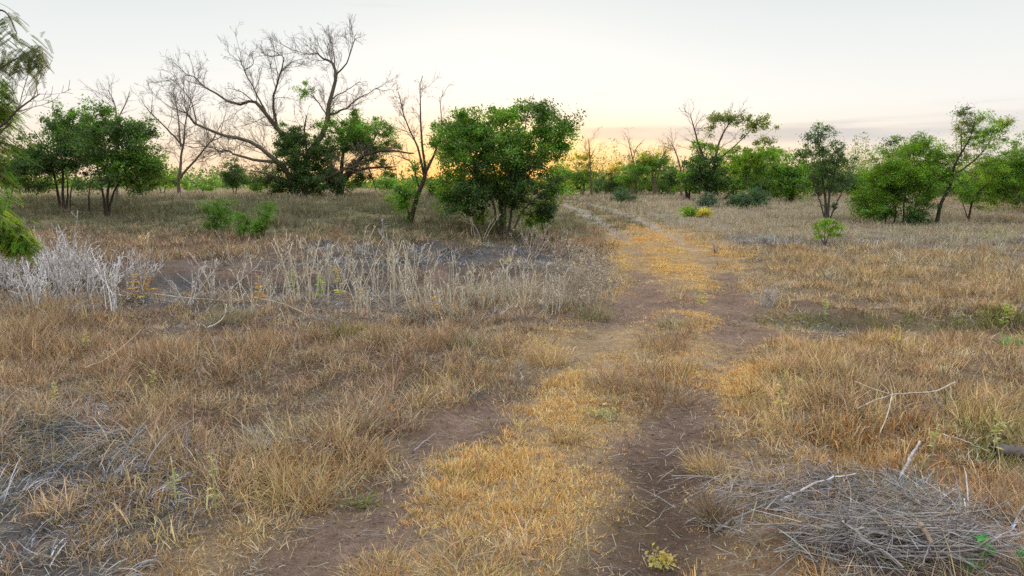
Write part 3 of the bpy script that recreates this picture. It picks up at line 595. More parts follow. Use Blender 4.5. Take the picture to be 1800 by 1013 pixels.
tree('bush', 'small grey green bush at the right foot of the big round bush', 'bush', 19.2, 962, [([(960, 405), (965, 375), (972, 350)], .02, .008, .2, 0, 'base'), ([(960, 405), (950, 375), (945, 355)], .02, .008, -.2, 0, 'base')], [(960, 372, 26, 24, BLUE, .8), (945, 390, 30, 14, MID, .6)], leaf=.06, clump=.16)
# saplings
for (bx, by, cs, lab) in ((392, 412, [(383, 364, 27, 22), (392, 388, 30, 18), (375, 396, 16, 14)], 'bright green feathery sapling on the bank, broad and open'), (425, 425, [(425, 390, 18, 24)], 'small dull green sapling between two brighter ones on the bank'), (462, 420, [(463, 382, 19, 30), (452, 402, 20, 14)], 'upright bright green sapling on the bank below the half dead tree')):
    p = ground_at(bx, by)
    tree('sapling', lab, 'sapling', p[1], bx, [([(bx, by), (bx - 6, by - 30), (bx - 10, by - 55)], .012, .004, .1, 0, 'base'), ([(bx, by), (bx + 6, by - 25), (bx + 12, by - 50)], .012, .004, -.1, 0, 'base')], [(*c, LIVE, .8) for c in cs], leaf=.05, clump=.14, asp=.35, dens=.9)
# right hand tree line
tree('mesquite_tree', 'tall open tree with dark leaning trunks and a thin leafy top beyond the field', 'tree', 43, 1245, [
 ([(1243, 342), (1239, 289), (1226, 249), (1217, 215), (1213, 200)], .16, .02, -.8, 0, 'base'), ([(1247, 342), (1257, 282), (1266, 246), (1284, 215), (1303, 200)], .17, .02, .5, 0, 'base'), ([(1258, 285), (1297, 252), (1327, 221)], .09, .02, 1), ([(1270, 338), (1312, 313), (1343, 292), (1365, 285)], .12, .03, -1, 0, 'base'), ([(1228, 255), (1222, 225), (1240, 200)], .05, .015, .6)],
 [(1285, 210, 42, 14, AIRY, .55), (1328, 222, 30, 18, AIRY, .5), (1343, 246, 18, 13, AIRY, .4), (1255, 222, 22, 20, AIRY, .25), (1300, 245, 40, 22, AIRY, .12), (1235, 270, 26, 24, BRIGHT, .6), (1237, 300, 38, 38, DARK, 1.1), (1318, 278, 50, 20, LIME_LEAF, .6), (1325, 296, 50, 20, BRIGHT, .6), (1262, 320, 30, 24, DARK, .8), (1300, 310, 40, 28, MID, .6)], bark=(.10, .075, .06), bare=2, bare_pal=(.22, .16, .12), leaf=.12, clump=.3, bare_len=.22, twig_r=.011, thick=.65)
R_T = [
 (1208, 44, [(1213, 312, 24, 30, BRIGHT, 1)], 'bright yellow green bush at the left foot of the tall open tree', 0, BK_DARK),
 (1390, 41, [(1385, 305, 42, 38, MID, 1), (1365, 275, 30, 22, BRIGHT, .6), (1395, 330, 35, 20, BRIGHT, .6)], 'broad mid green tree right of the tall open tree', 0, BK_DARK),
 (1440, 50, [(1430, 310, 40, 34, DARK, 1), (1410, 275, 25, 18, DARK, .4)], 'dark tree behind the narrow bluish tree', 0, BK_DARK),
 (1335, 47, [(1340, 315, 40, 30, DARK, 1)], 'dark green thicket under the slanting limb of the tall open tree', 0, BK_DARK),
 (1150, 55, [(1140, 300, 36, 30, MID, 1), (1150, 275, 24, 16, GLOW, .5)], 'green tree with a top coloured sunlit gold beyond the end of the track', 1, BK_TAN),
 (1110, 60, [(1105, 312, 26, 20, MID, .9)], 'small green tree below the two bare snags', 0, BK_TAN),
 (1065, 62, [(1068, 318, 28, 18, DARK, .8), (1080, 298, 16, 14, GLOW, .5)], 'low bush with sunset glow coloured leaves right of the sunlit gap on the skyline', 1, BK_TAN),
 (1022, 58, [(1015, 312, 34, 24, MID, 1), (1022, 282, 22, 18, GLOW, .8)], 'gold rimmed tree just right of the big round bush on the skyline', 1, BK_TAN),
 (1085, 66, [(1085, 330, 60, 14, DARK, 1.2)], 'long low dark thicket behind the end of the track', 0, BK_TAN),
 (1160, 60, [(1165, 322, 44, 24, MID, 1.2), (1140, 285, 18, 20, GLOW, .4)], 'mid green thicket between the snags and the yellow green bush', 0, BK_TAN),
 (1290, 52, [(1290, 318, 60, 26, DARK, 1.3), (1290, 285, 36, 20, MID, .7)], 'dense green thicket behind the tall open tree', 0, BK_DARK),
 (1380, 50, [(1370, 315, 55, 30, MID, 1.3), (1350, 270, 30, 20, MID, .7)], 'deep green thicket behind the three field shrubs', 0, BK_DARK),
 (1500, 58, [(1500, 322, 50, 24, BLUE, 1.2)], 'blue green trees seen past the narrow tree', 0, BK_DARK),
 (1690, 52, [(1690, 325, 70, 26, DARK, 1.2)], 'dark thicket behind the leaning trunk', 0, BK_DARK),
 (985, 60, [(985, 318, 30, 22, MID, 1)], 'green bush showing behind the right side of the big round bush', 0, BK_TAN),
 (1180, 52, [(1180, 318, 24, 24, DARK, .8)], 'brownish dark bush left of the bright yellow green bush', 1, BK_TAN)]
for (px0, d, cs, lab, br, bk) in R_T:
    c0 = cs[0]
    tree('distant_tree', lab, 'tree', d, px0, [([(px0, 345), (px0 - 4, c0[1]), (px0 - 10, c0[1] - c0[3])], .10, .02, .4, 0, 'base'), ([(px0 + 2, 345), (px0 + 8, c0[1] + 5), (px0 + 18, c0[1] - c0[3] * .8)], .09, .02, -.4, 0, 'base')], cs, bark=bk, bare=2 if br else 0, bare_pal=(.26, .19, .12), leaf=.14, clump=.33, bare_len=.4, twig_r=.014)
for (px0, d, lim, lab) in ((1112, 56, [[(1118, 345), (1116, 300), (1110, 270), (1103, 242)], [(1112, 285), (1118, 262), (1128, 250)]], 'taller bare dead snag forked at its tip beyond the track'),
                           (1038, 57, [[(1040, 345), (1038, 300), (1036, 262), (1034, 245)], [(1037, 280), (1046, 262)]], 'thin bare snag above the gold rimmed tree'),
                           (1165, 54, [[(1150, 345), (1152, 305), (1165, 275), (1172, 262)], [(1150, 320), (1120, 318), (1105, 300)]], 'crooked bare dead tree with low sideways limbs'),
                           (1195, 50, [[(1198, 345), (1196, 300), (1188, 268), (1180, 252)], [(1196, 300), (1205, 275)]], 'bare grey snag close to the bright yellow green bush')):
    tree('bare_tree', lab, 'tree', d, px0, [(l, .10 if i == 0 else .05, .02, .4, 0, *(('base',) if i == 0 else ())) for i, l in enumerate(lim)], [], bark=(.16, .11, .08), bare=3, bare_pal=(.26, .18, .12), bare_len=.3, twig_r=.013)
tree('hackberry_tree', 'narrow dark bluish green tree with a bare tangled foot, standing alone on the field', 'tree', 28, 1454, [
 ([(1453, 392), (1450, 344), (1444, 300), (1438, 238)], .07, .012, .3, 0, 'base'), ([(1455, 392), (1458, 345), (1468, 300), (1475, 262)], .06, .012, -.3, 0, 'base'), ([(1452, 385), (1440, 350), (1425, 310)], .04, .01, .4, 0, 'base'), ([(1456, 385), (1474, 350), (1492, 320)], .04, .01, -.4, 0, 'base')],
 [(1438, 245, 26, 24, BLUE, .4), (1455, 280, 38, 26, DARK, .8), (1476, 300, 26, 34, BLUE, .9), (1440, 310, 26, 30, DARK, .5), (1470, 255, 16, 16, BLUE, .3), (1455, 340, 26, 26, BLUE, .25)], bark=(.10, .085, .075), bare=3, bare_pal=(.13, .11, .10), leaf=.075, clump=.2, bare_len=.2, twig_r=.008)
tree('bush', 'small bright green bush at the foot of the narrow bluish tree', 'bush', 20.3, 1450, [([(1450, 430), (1440, 410), (1432, 392)], .015, .006, .2, 0, 'base'), ([(1450, 430), (1458, 410), (1470, 395)], .015, .006, -.2, 0, 'base'), ([(1450, 430), (1450, 405), (1452, 388)], .015, .006, 0, 0, 'base')], [(1446, 402, 20, 17, BRIGHT, .8), (1468, 406, 14, 15, BRIGHT, .7)], leaf=.05, clump=.14, asp=.35)
tree('mesquite_tree', 'dense rounded bright green tree on a row of thin stems right of the narrow tree', 'tree', 27, 1575, [
 ([(1535, 392), (1538, 350), (1530, 320)], .05, .015, .4, 0, 'base'), ([(1556, 396), (1558, 350), (1550, 300)], .06, .015, .6, 0, 'base'), ([(1588, 399), (1590, 350), (1600, 290), (1590, 250)], .07, .015, -.5, 0, 'base'), ([(1606, 397), (1612, 350), (1640, 300), (1650, 260)], .06, .015, .5, 0, 'base'), ([(1572, 398), (1575, 350), (1570, 280), (1562, 245)], .06, .015, 0, 0, 'base')],
 [(1612, 268, 48, 18, LIME_LEAF, .5), (1555, 312, 34, 26, LIME_LEAF, .5), (1640, 290, 34, 26, LIME_LEAF, .4), (1590, 300, 66, 48, BRIGHT, 1.6), (1545, 330, 46, 34, BRIGHT, 1.4), (1640, 300, 42, 46, BRIGHT, 1.3), (1600, 330, 70, 24, MID, 1.0), (1600, 255, 38, 18, BRIGHT, .5), (1600, 240, 30, 9, DARK, .3), (1558, 258, 12, 18, DARK, .3), (1590, 345, 55, 16, DARK, .6), (1518, 362, 24, 24, BRIGHT, .9), (1560, 368, 60, 14, MID, .8), (1620, 360, 40, 16, MID, .6), (1540, 385, 40, 10, MID, .4), (1630, 265, 25, 15, BRIGHT, .4)], leaf=.075, clump=.22, asp=.4, thick=.6)
tree('bush', 'low dark green bush between the thin stems and the leaning trunk', 'bush', 26, 1614, [([(1614, 400), (1608, 380), (1600, 368)], .02, .008, .2, 0, 'base'), ([(1614, 400), (1622, 380), (1628, 368)], .02, .008, -.2, 0, 'base')], [(1614, 382, 24, 19, DARK, 1)], leaf=.06, clump=.16)
tree('mesquite_tree', 'leaning dark trunked tree reaching above the others near the right edge', 'tree', 26.5, 1646, [
 ([(1645, 403), (1654, 359), (1669, 331), (1678, 292), (1693, 264), (1706, 240), (1715, 206)], .10, .015, -.6, 0, 'base'), ([(1674, 310), (1709, 285), (1736, 255), (1755, 225)], .05, .01, .6), ([(1690, 268), (1690, 230), (1697, 198)], .03, .008, .6)],
 [(1702, 222, 26, 20, AIRY, .6), (1735, 238, 38, 26, BRIGHT, .7), (1765, 220, 18, 17, AIRY, .45), (1745, 275, 34, 20, MID, .6), (1700, 270, 22, 25, AIRY, .25), (1692, 197, 14, 7, DARK, .25), (1728, 208, 26, 9, MID, .3)], leaf=.07, clump=.2, asp=.4, bare=1, bare_len=.2, thick=.8)
tree('mesquite_tree', 'sprawling green tree with a slanting trunk at the right edge', 'tree', 28, 1704, [
 ([(1703, 386), (1709, 356), (1727, 331), (1755, 310), (1775, 290)], .08, .015, -.4, 0, 'base'), ([(1705, 384), (1690, 350), (1685, 330)], .04, .01, .4, 0, 'base'), ([(1740, 322), (1775, 325), (1800, 320)], .04, .01, .8)],
 [(1752, 300, 40, 24, LIME_LEAF, .5), (1760, 318, 46, 40, BRIGHT, 1.1), (1792, 292, 38, 44, MID, 1.3), (1722, 358, 26, 18, BRIGHT, .6), (1698, 335, 22, 22, MID, .6), (1790, 345, 40, 22, DARK, .7), (1740, 345, 30, 20, MID, .5)], leaf=.075, clump=.22, asp=.4, thick=.6)
tree('mesquite_tree', 'dark green tree cut by the right edge of the view', 'tree', 33, 1815, [([(1815, 370), (1815, 320), (1800, 280)], .09, .02, .5, 0, 'base'), ([(1817, 370), (1830, 310), (1850, 270)], .08, .02, -.5, 0, 'base')], [(1815, 310, 60, 50, DARK, 1.2), (1840, 280, 50, 40, MID, .8)], leaf=.085, clump=.24)
# grey green shrubs out in the field
for (cx, by, rx, ry, pal, lab) in ((1096, 356, 26, 12, BLUE, 'round grey green shrub right beside the far end of the track'), (1240, 364, 20, 13, SAGE, 'pale blue green shrub, smallest of the three field shrubs'), (1316, 366, 36, 17, BLUE, 'widest dark grey green shrub out on the pale field'),
        (1215, 381, 11, 10, BRIGHT, 'small lime green weed bush in front of the pale blue green shrub'), (1236, 382, 12, 7, GLOW, 'yellowish low weed bush beside the small lime green one')):
    p = ground_at(cx, by); d = p[1]; cy = by - ry
    tree('shrub', lab, 'shrub', d, cx, [([(cx, by), (cx - rx * .4, cy), (cx - rx * .7, cy - ry * .5)], .015, .006, .2, 0, 'base'), ([(cx, by), (cx + rx * .4, cy), (cx + rx * .7, cy - ry * .5)], .015, .006, -.2, 0, 'base'), ([(cx, by), (cx, cy), (cx, cy - ry * .6)], .015, .006, .1, 0, 'base')],
         [(cx, cy, rx, ry, pal, 1.2), (cx, cy + ry * .5, rx * .95, ry * .6, pal, .8)], leaf=.08 if d > 30 else .06, clump=.18)

# far wood that closes the horizon
fw = Acc(); n = 1500
ang = np.linspace(-75, 75, n) + rng.standard_normal(n) * .3; dist = 150 + 260 * rng.random(n); X = dist * np.sin(np.radians(ang)); Y = dist * np.cos(np.radians(ang))
hgt = (1.6 + 3.2 * fbm(ang * .35, ang * 0, 700)) * (.5 + .8 * rng.random(n)); m = 70; idx = np.repeat(np.arange(n), m)
pos = np.stack([X, Y, ground(X, Y)], -1)[idx] + rng.standard_normal((n * m, 3)) * np.array([1.5, 1.5, 0]); pos[:, 2] += hgt[idx] * rng.random(n * m) ** .8
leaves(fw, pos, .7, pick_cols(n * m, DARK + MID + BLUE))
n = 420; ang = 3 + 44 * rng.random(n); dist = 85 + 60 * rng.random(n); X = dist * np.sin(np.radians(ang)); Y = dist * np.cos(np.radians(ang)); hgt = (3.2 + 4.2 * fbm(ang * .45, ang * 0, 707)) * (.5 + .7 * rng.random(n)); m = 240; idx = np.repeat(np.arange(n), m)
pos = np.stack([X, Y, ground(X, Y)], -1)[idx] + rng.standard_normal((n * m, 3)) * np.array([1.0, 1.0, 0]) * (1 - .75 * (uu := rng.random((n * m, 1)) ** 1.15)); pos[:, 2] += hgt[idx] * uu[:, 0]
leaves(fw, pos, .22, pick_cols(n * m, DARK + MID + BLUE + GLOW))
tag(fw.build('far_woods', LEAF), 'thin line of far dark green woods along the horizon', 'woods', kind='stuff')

# near tree at the left edge: fine feathery leaves hanging into the view
def feather_tree():
    d = 4.3; base = np.array([-4.35, 4.6, gz(-4.35, 4.6)])
    t = thing('mesquite_tree', 'near feathery leaved tree reaching in from the left edge', 'tree', base)
    tr = Acc(); cr = Acc()
    limbs = [([tuple(base), (-4.3, 4.6, 1.0), (-4.1, 4.5, 1.9), (-3.75, 4.4, 2.7), (-3.5, 4.3, 3.5)], .10, .02), ([(-4.2, 4.55, 1.5), (-3.8, 4.4, 2.2), tuple(at(-20, 232, 4.4)), tuple(at(35, 190, 4.4)), tuple(at(70, 165, 4.5))], .014, .003),
             ([(-3.75, 4.4, 2.7), tuple(at(-30, 130, 4.3)), tuple(at(20, 108, 4.2)), tuple(at(72, 82, 4.2))], .010, .0025), ([(-3.6, 4.35, 3.2), tuple(at(-30, 10, 4.2)), tuple(at(10, 22, 4.2)), tuple(at(30, 60, 4.2))], .009, .0025),
             ([(-4.3, 4.6, .9), (-3.9, 4.3, 1.5), tuple(at(-60, 380, 4.0)), tuple(at(0, 385, 3.9)), tuple(at(48, 425, 3.9))], .025, .004), ([(-4.25, 4.6, 1.3), (-3.8, 4.5, 1.95), tuple(at(-40, 270, 4.4)), tuple(at(20, 215, 4.4))], .02, .004),
             ([(-3.75, 4.4, 2.7), tuple(at(-60, 200, 4.5)), tuple(at(-5, 195, 4.5)), tuple(at(18, 200, 4.5))], .015, .003), ([(-4.28, 4.6, 1.1), (-4.6, 4.9, 2.2), (-4.9, 5.0, 3.2)], .05, .01), ([(-4.28, 4.6, 1.2), (-4.7, 4.2, 2.3), (-5.1, 4.0, 3.3)], .05, .01)]
    P = np.stack([catmull(l[0], 18) for l in limbs]); Rd = np.stack([np.linspace(l[1], l[2], 18) for l in limbs]); tubes(tr, P, Rd, 7, (.15, .12, .09))
    # leaves: each a rachis with two rows of narrow leaflets
    def spray(C_, rad, count, pal, droop, ls=1.0):
        C_ = np.asarray(C_); u = rng.standard_normal((count, 3)) * np.asarray(rad) * .5; st = C_ + u
        az = rng.random(count) * 6.28; d0 = norm(np.stack([np.cos(az), np.sin(az), -.25 - droop * rng.random(count)], -1)); Lr = (.09 + .06 * rng.random(count)) * ls; K = 13
        tt = np.linspace(.12, 1, K); pts = st[:, None] + d0[:, None] * (Lr[:, None] * tt)[..., None] + np.array([0, 0, -1.]) * (.25 * Lr[:, None] * tt ** 2)[..., None]
        sd = norm(np.cross(d0, np.array([0, 0, 1.]) + .35 * rng.standard_normal((count, 3)))); cols = pick_cols(count, pal, .15)
        for s_ in (-1, 1):
            a = pts; dirl = norm(sd * s_ + d0 * .45)[:, None] * (.024 * ls * (1.15 - .5 * tt))[None, :, None]; b = a + dirl; wv = d0[:, None] * .0028 * ls
            v = np.stack([a - wv, a + dirl * .5 - wv * 1.5, b, a + dirl * .5 + wv * 1.5], 2).reshape(-1, 3); cr.add(v, np.repeat(cols, K * 4, 0), np.arange(len(v)).reshape(-1, 4))
        rp = np.stack([st, pts[:, 4], pts[:, -1]], 1); tubes(cr, rp, np.full((count, 3), .0012), 3, (.18, .20, .07))
    G1 = [(.10, .13, .05), (.13, .16, .06), (.16, .17, .07), (.09, .12, .05)]
    for (px, py, dd, rx, ry, n_, pal, dr) in ((6, 55, 4.2, 26, 50, 60, G1, .6), (58, 98, 4.2, 24, 24, 64, G1, .9), (25, 112, 4.3, 35, 16, 44, G1, .8), (0, 155, 4.4, 26, 26, 60, MID, .6), (0, 195, 4.5, 20, 20, 80, BRIGHT, .5), (0, 245, 4.5, 12, 20, 40, MID, .5), (-5, 300, 4.4, 14, 24, 50, DARK, .5),
                                          (8, 408, 3.9, 26, 24, 620, LIME_LEAF, .5), (34, 426, 3.9, 14, 16, 260, LIME_LEAF, .5), (-20, 360, 4.0, 24, 30, 120, MID, .5), (-90, 60, 4.3, 40, 90, 120, MID, .5), (-80, 250, 4.5, 60, 90, 300, MID, .5), (-150, 100, 4.6, 90, 110, 250, MID, .5)):
        k = dd / F * 1.0; spray(at(px, py, dd), (rx * k, max(rx, ry) * k * .8, ry * k), n_, pal, dr, {408: .62, 426: .62, 55: .75, 98: .75, 112: .75}.get(py, 1.0))
    tr.build('trunk', BARK, t, base, smooth=True); cr.build('crown', LEAF, t, base)
    tw = Acc(); sel = P[[1]]; cp, cl = sprout(sel, np.array([1.6]), 11, .26, 40, up=.2, k=6, wig=.14, t0=.55); tubes(tw, cp, np.clip(cl * .01, (.0018), .006)[:, None] * np.linspace(1, .4, 6)[None], 4, (.42, .35, .26))
    cp, cl = sprout(cp, cl, 4, .5, 40, up=.1, k=5, wig=.14); tubes(tw, cp, np.full((len(cp), 5), .0016), 3, (.36, .29, .21)); tw.build('twig_sprays', BARK, t, base)
feather_tree()

# ------------------------------------------------------------------ dead pale weeds standing in the ditch
WHITE = (.53, .475, .41); PSTRAW = (.58, .50, .37)
def more(x0, x1, y0, y1, n, h0, h1):
    return [(int(x0 + (x1 - x0) * (k + rng.random()) / n), int(y0 + (y1 - y0) * rng.random()), int(h0 + (h1 - h0) * rng.random())) for k in range(n)]
def dead_weed(px, py, hpx, n, spread, label, group, col=WHITE, th=1.0, side=3, heads=False):
    p = ground_at(px, py); H = hpx * p[1] / F; t = thing('dead_weed', label, 'dead weed', p, group)
    a = Acc(); az = rng.random(n) * 6.28; tl = R(spread) * (.25 + .9 * rng.random(n)); ln = H * (.6 + .45 * rng.random(n))
    d = np.stack([np.sin(tl) * np.cos(az), np.sin(tl) * np.sin(az), np.cos(tl)], -1); pts = [p + np.array([0, 0, -.03]) + np.concatenate([rng.standard_normal((n, 2)) * .05, np.zeros((n, 1))], 1)]
    for _ in range(7): d = norm(d + .10 * rng.standard_normal(d.shape) + np.array([0, 0, .04])); pts.append(pts[-1] + d * (ln / 7)[:, None])
    P = np.stack(pts, 1); tubes(a, P, (.0085 * th * np.linspace(1, .5, 8))[None] * np.ones((n, 1)), 4, col)
    cp, cl = sprout(P, ln, side, .32, 38, up=.12, k=5, wig=.14, t0=.35); tubes(a, cp, (.0058 * th * np.linspace(1, .5, 5))[None] * np.ones((len(cp), 1)), 3, col)
    cp2, cl2 = sprout(cp, cl, 2, .45, 38, up=.1, k=4, wig=.14); tubes(a, cp2, np.full((len(cp2), 4), .0036 * th), 3, col)
    st = a.build('stems', BARK, t, p)
    if heads:
        hd = Acc(); e = np.concatenate([P[:, -1], cp[:, -1]]); idx = np.repeat(np.arange(len(e)), 8); leaves(hd, e[idx] + rng.standard_normal((len(idx), 3)) * .018, .03, pick_cols(len(idx), [(.42, .34, .24), (.50, .42, .31)])); hd.build('seed_sprays', GRASS, t, p)
    return t
g1 = 'white dead weeds in the thicket at the left'
for (px, py, h) in ((30, 535, 95), (62, 520, 100), (85, 540, 130), (105, 545, 150), (125, 530, 110), (150, 545, 120), (172, 525, 105), (200, 545, 110), (228, 530, 90), (20, 505, 70), (95, 505, 110), (140, 510, 95), *more(0, 290, 500, 550, 7, 55, 100)):
    dead_weed(px, py, h, 9, 34, 'white bone dry weed in the dense branching thicket at the left of the ditch', g1, (.64, .59, .55) if px % 3 else (.44, .39, .34), 1.15, 4)
dead_weed(125, 470, 100, 2, 14, 'tallest crooked white dead stem above the thicket, below the leafy pair', None, (.52, .47, .43), 1.6, 3)
dead_weed(375, 530, 110, 9, 40, 'wide fanning white dead weed left of the orange leafy stalk', None, WHITE, 1.25, 3)
dead_weed(330, 540, 85, 6, 45, 'sprawling pale dead weed with low bent stems, left of the fanning white one', None, WHITE, 1.0, 3)
g2 = 'thin pale stalks over the ditch'
for (px, py, h) in ((520, 530, 130), (545, 525, 120), (575, 535, 120), (600, 520, 105), (625, 540, 140), (655, 530, 130), (690, 540, 120), (715, 520, 105), (740, 535, 110), *more(400, 760, 500, 565, 22, 60, 115)):
    dead_weed(px, py, h, 5, 16, 'thin pale upright stalks left of centre in front of the eroded ditch bank', g2, PSTRAW, .95, 2)
g3 = 'straw stalks before the dark bank'
for (px, py, h) in ((790, 535, 95), (825, 535, 90), (860, 540, 90), (890, 535, 85), (925, 540, 85), (958, 540, 80), *more(740, 985, 500, 560, 16, 50, 90)):
    dead_weed(px, py, h, 5, 20, 'short straw coloured stalks below the big round bush in front of the dark bank', g3, PSTRAW, .9, 2)
g4 = 'fluffy straw weeds by the track'
for (px, py, h) in ((1000, 540, 85), (1025, 535, 90), (1045, 545, 80), (1015, 500, 70), (1050, 510, 65), *more(985, 1070, 490, 555, 9, 50, 80)):
    dead_weed(px, py, h, 9, 18, 'straw weed with small fluffy heads at the track edge of the ditch', g4, (.50, .42, .31), .85, 2, True)
for (px, py, h, lab) in ((935, 455, 65, 'bushy grey dead weed on the lip of the bank below the big round bush'), (985, 450, 50, 'small brown dead weed on the bank lip nearer the track')):
    dead_weed(px, py, h, 12, 42, lab, None, (.42, .36, .30), .9, 3, True)
dead_weed(675, 430, 45, 4, 50, 'grey arching dead weed alone on the bank below the thin bare tree', None, (.40, .36, .36), 1.2, 3)
dead_weed(845, 425, 65, 4, 35, 'thin forked pale twig standing before the slim young tree', None, (.50, .44, .36), 1.0, 2)
dead_weed(1350, 540, 45, 16, 30, 'fuzzy pale grey weed at the right side of the track by the ditch', None, (.50, .45, .40), .8, 3)

# ------------------------------------------------------------------ leafy stalks
def leafy_stalk(name, label, px, py, hpx, pal, group=None, width=.3, cat='weed', stem=(.45, .40, .20), per=26, drop=.0):
    p = ground_at(px, py); H = hpx * p[1] / F; t = thing(name, label, cat, p, group)
    lean = rng.standard_normal(2) * .06 * H
    tt = np.linspace(0, 1, 8); P = p + np.stack([lean[0] * tt ** 2, lean[1] * tt ** 2, H * tt - .02], -1); a = Acc(); tubes(a, P[None], (.006 * np.linspace(1, .5, 8))[None], 5, stem); a.build('stem', BARK, t, p)
    l = Acc(); u = .15 + .85 * rng.random(per) ** .8; az = rng.random(per) * 6.28; b = p + np.stack([lean[0] * u ** 2, lean[1] * u ** 2, H * u], -1)
    sz = H * width * (.55 + .6 * (1 - u)) * (.6 + .6 * rng.random(per)); out_ = np.stack([np.cos(az), np.sin(az), .7 - drop - rng.random(per) * .5], -1); out_ = norm(out_)
    sd = norm(np.cross(out_, np.array([0, 0, 1.])) + .2 * rng.standard_normal((per, 3))); m1 = b + out_ * sz[:, None] * .5; tip = b + out_ * sz[:, None] - np.array([0, 0, 1.]) * (sz * .3)[:, None]
    v = np.stack([b, m1 + sd * sz[:, None] * .17, tip, m1 - sd * sz[:, None] * .17], 1); l.add(v, np.repeat(pick_cols(per, pal), 4, 0), np.arange(per * 4).reshape(-1, 4)); l.build('leaves', LEAF, t, p)
ORANGE = [(.62, .36, .09), (.66, .45, .13), (.55, .30, .09)]; YEL = [(.50, .42, .14), (.44, .40, .14), (.54, .40, .15)]; LIME = [(.22, .42, .06), (.30, .46, .08), (.45, .50, .12)]; PALEG = [(.42, .44, .20), (.50, .48, .24), (.34, .38, .16)]; GRN = [(.08, .34, .09), (.12, .40, .10), (.10, .30, .12)]
for (px, py, h, pal, lab) in (
 (238, 535, 55, ORANGE, 'orange yellow leafy stalk, left of a pair before the white thicket'), (264, 530, 55, ORANGE, 'orange yellow leafy stalk, right of a pair before the white thicket'), (86, 540, 44, ORANGE, 'short orange leafed stalk at the foot of the white thicket'), (196, 520, 42, YEL, 'yellow leafed stalk inside the right end of the white thicket'),
 (456, 535, 50, ORANGE, 'orange T topped leafy stalk right of the fanning white weed'), (516, 520, 45, LIME, 'lime green tipped stalk right of the orange T topped one'), (562, 535, 54, LIME, 'yellow green stalk with a leafy lime tip among the thin stalks'), (600, 525, 55, YEL, 'tall dull yellow leafy stalk among the pale thin stalks'),
 (632, 545, 34, ORANGE, 'small orange stalk at the feet of the pale thin stalks'), (697, 585, 30, ORANGE, 'tiny orange stalk in the brown grass below the pale stalks'), (766, 560, 38, ORANGE, 'orange stalk in front of the dark bank'),
 (1450, 562, 42, LIME, 'lime topped yellow stalk standing in the right ditch near the track'), (1575, 608, 40, YEL, 'pale yellow stalk on the near lip of the right ditch'), (1762, 580, 48, LIME, 'broad yellow green stalk in the ditch near the right edge'), (1775, 575, 36, YEL, 'thin yellow stalk just beside the broad yellow green one'),
 (1228, 540, 30, LIME, 'small green stalk in the bare soil between the wheel ruts'), (1240, 545, 32, YEL, 'small yellow stalk beside the green one between the ruts'), (1370, 740, 70, YEL, 'tall yellow spike in the golden grass right of the track'),
 (150, 620, 38, PALEG, 'small grey green stalk in brown grass at the upper left'), (99, 725, 55, PALEG, 'pale green leafy stalk in brown grass at the left'), (310, 890, 100, PALEG, 'pale yellow green weed with a drooping crown, left of two in the grey grass'), (380, 905, 110, PALEG, 'pale yellow green weed with broad leaves, right of two in the grey grass'),
 (272, 690, 45, PALEG, 'thin faded stalk in brown grass between the left weeds'), (1745, 805, 75, PALEG, 'pale olive weed beside the dark log at the right'), (1640, 800, 60, PALEG, 'grey green weed above the brush heap by the leaning pole')):
    leafy_stalk('leafy_stalk', lab, px, py, h, pal, None, width=.27 if h < 80 else .16, per=26 if h < 80 else 30)
for (px, py, h, lab) in ((1725, 1008, 75, 'bright green seedling growing out of the grey brush heap'), (1793, 1000, 40, 'bright green seedling cut by the right edge beside the heap'), (1700, 1015, 40, 'low green seedling at the bottom of the brush heap')):
    leafy_stalk('green_seedling', lab, px, py, h, GRN, None, width=.42, per=22, stem=(.2, .35, .1))
for (px, py, lab, pal) in ((1785, 612, 'low green patch of leaves on the ditch lip at the right edge', GRN), (1163, 995, 'small yellow weed on the bare rut at the bottom', YEL), (1740, 417, 'low green weed patch in front of the right hand trees', LIME), (1060, 735, 'small pale green weed on the crown of the track', PALEG), (540, 750, 'little green weed in the left brown grass', PALEG), (640, 890, 'small dull green weed at the left rut', [(.20, .22, .10), (.26, .25, .13)])):
    p = ground_at(px, py); s = 26 * p[1] / F; t = thing('low_weed', lab, 'weed', p); a = Acc(); n = 130
    off = rng.standard_normal((n, 3)) * np.array([s * .6, s * .6, s * .3]); off[:, 2] = np.abs(off[:, 2]) + .01; leaves(a, p + off, .028 if p[1] < 8 else .05, pick_cols(n, pal)); a.build('leaves', LEAF, t, p)
    b = Acc(); e = p + off[:12]; tubes(b, np.stack([np.repeat(p[None], 12, 0), (p + e) / 2 + np.array([0, 0, .01]), e], 1), np.full((12, 3), .002), 3, (.35, .32, .15)); b.build('stem', BARK, t, p)

# ------------------------------------------------------------------ single grass tufts that stand out
def tuft(px, py, hpx, wpx, pal, label, n=300, lean=0.0):
    p = ground_at(px, py); s = p[1] / F; H = hpx * s; Rr = wpx * s * .55
    a = Acc(); ang = rng.random(n) * 6.28; rr = np.sqrt(rng.random(n)) * Rr; P = np.stack([p[0] + rr * np.cos(ang), p[1] + rr * np.sin(ang), np.zeros(n)], -1); P[:, 2] = ground(P[:, 0], P[:, 1]) - .01
    la = rng.random() * 6.28; az = np.where(rng.random(n) < .45, la + .8 * rng.standard_normal(n), ang + .8 * rng.standard_normal(n))
    blades(a, P, az, R(6) + R(50) * rng.random(n) ** 1.3, R(10) + R(70) * rng.random(n) ** 1.5, H * (.35 + .8 * rng.random(n)), (.0035 + .0004 * p[1]) * (.7 + .6 * rng.random(n)), pick_cols(n, pal), 3)
    tag(a.build('grass_tuft', GRASS, None, p), label, 'grass tuft')
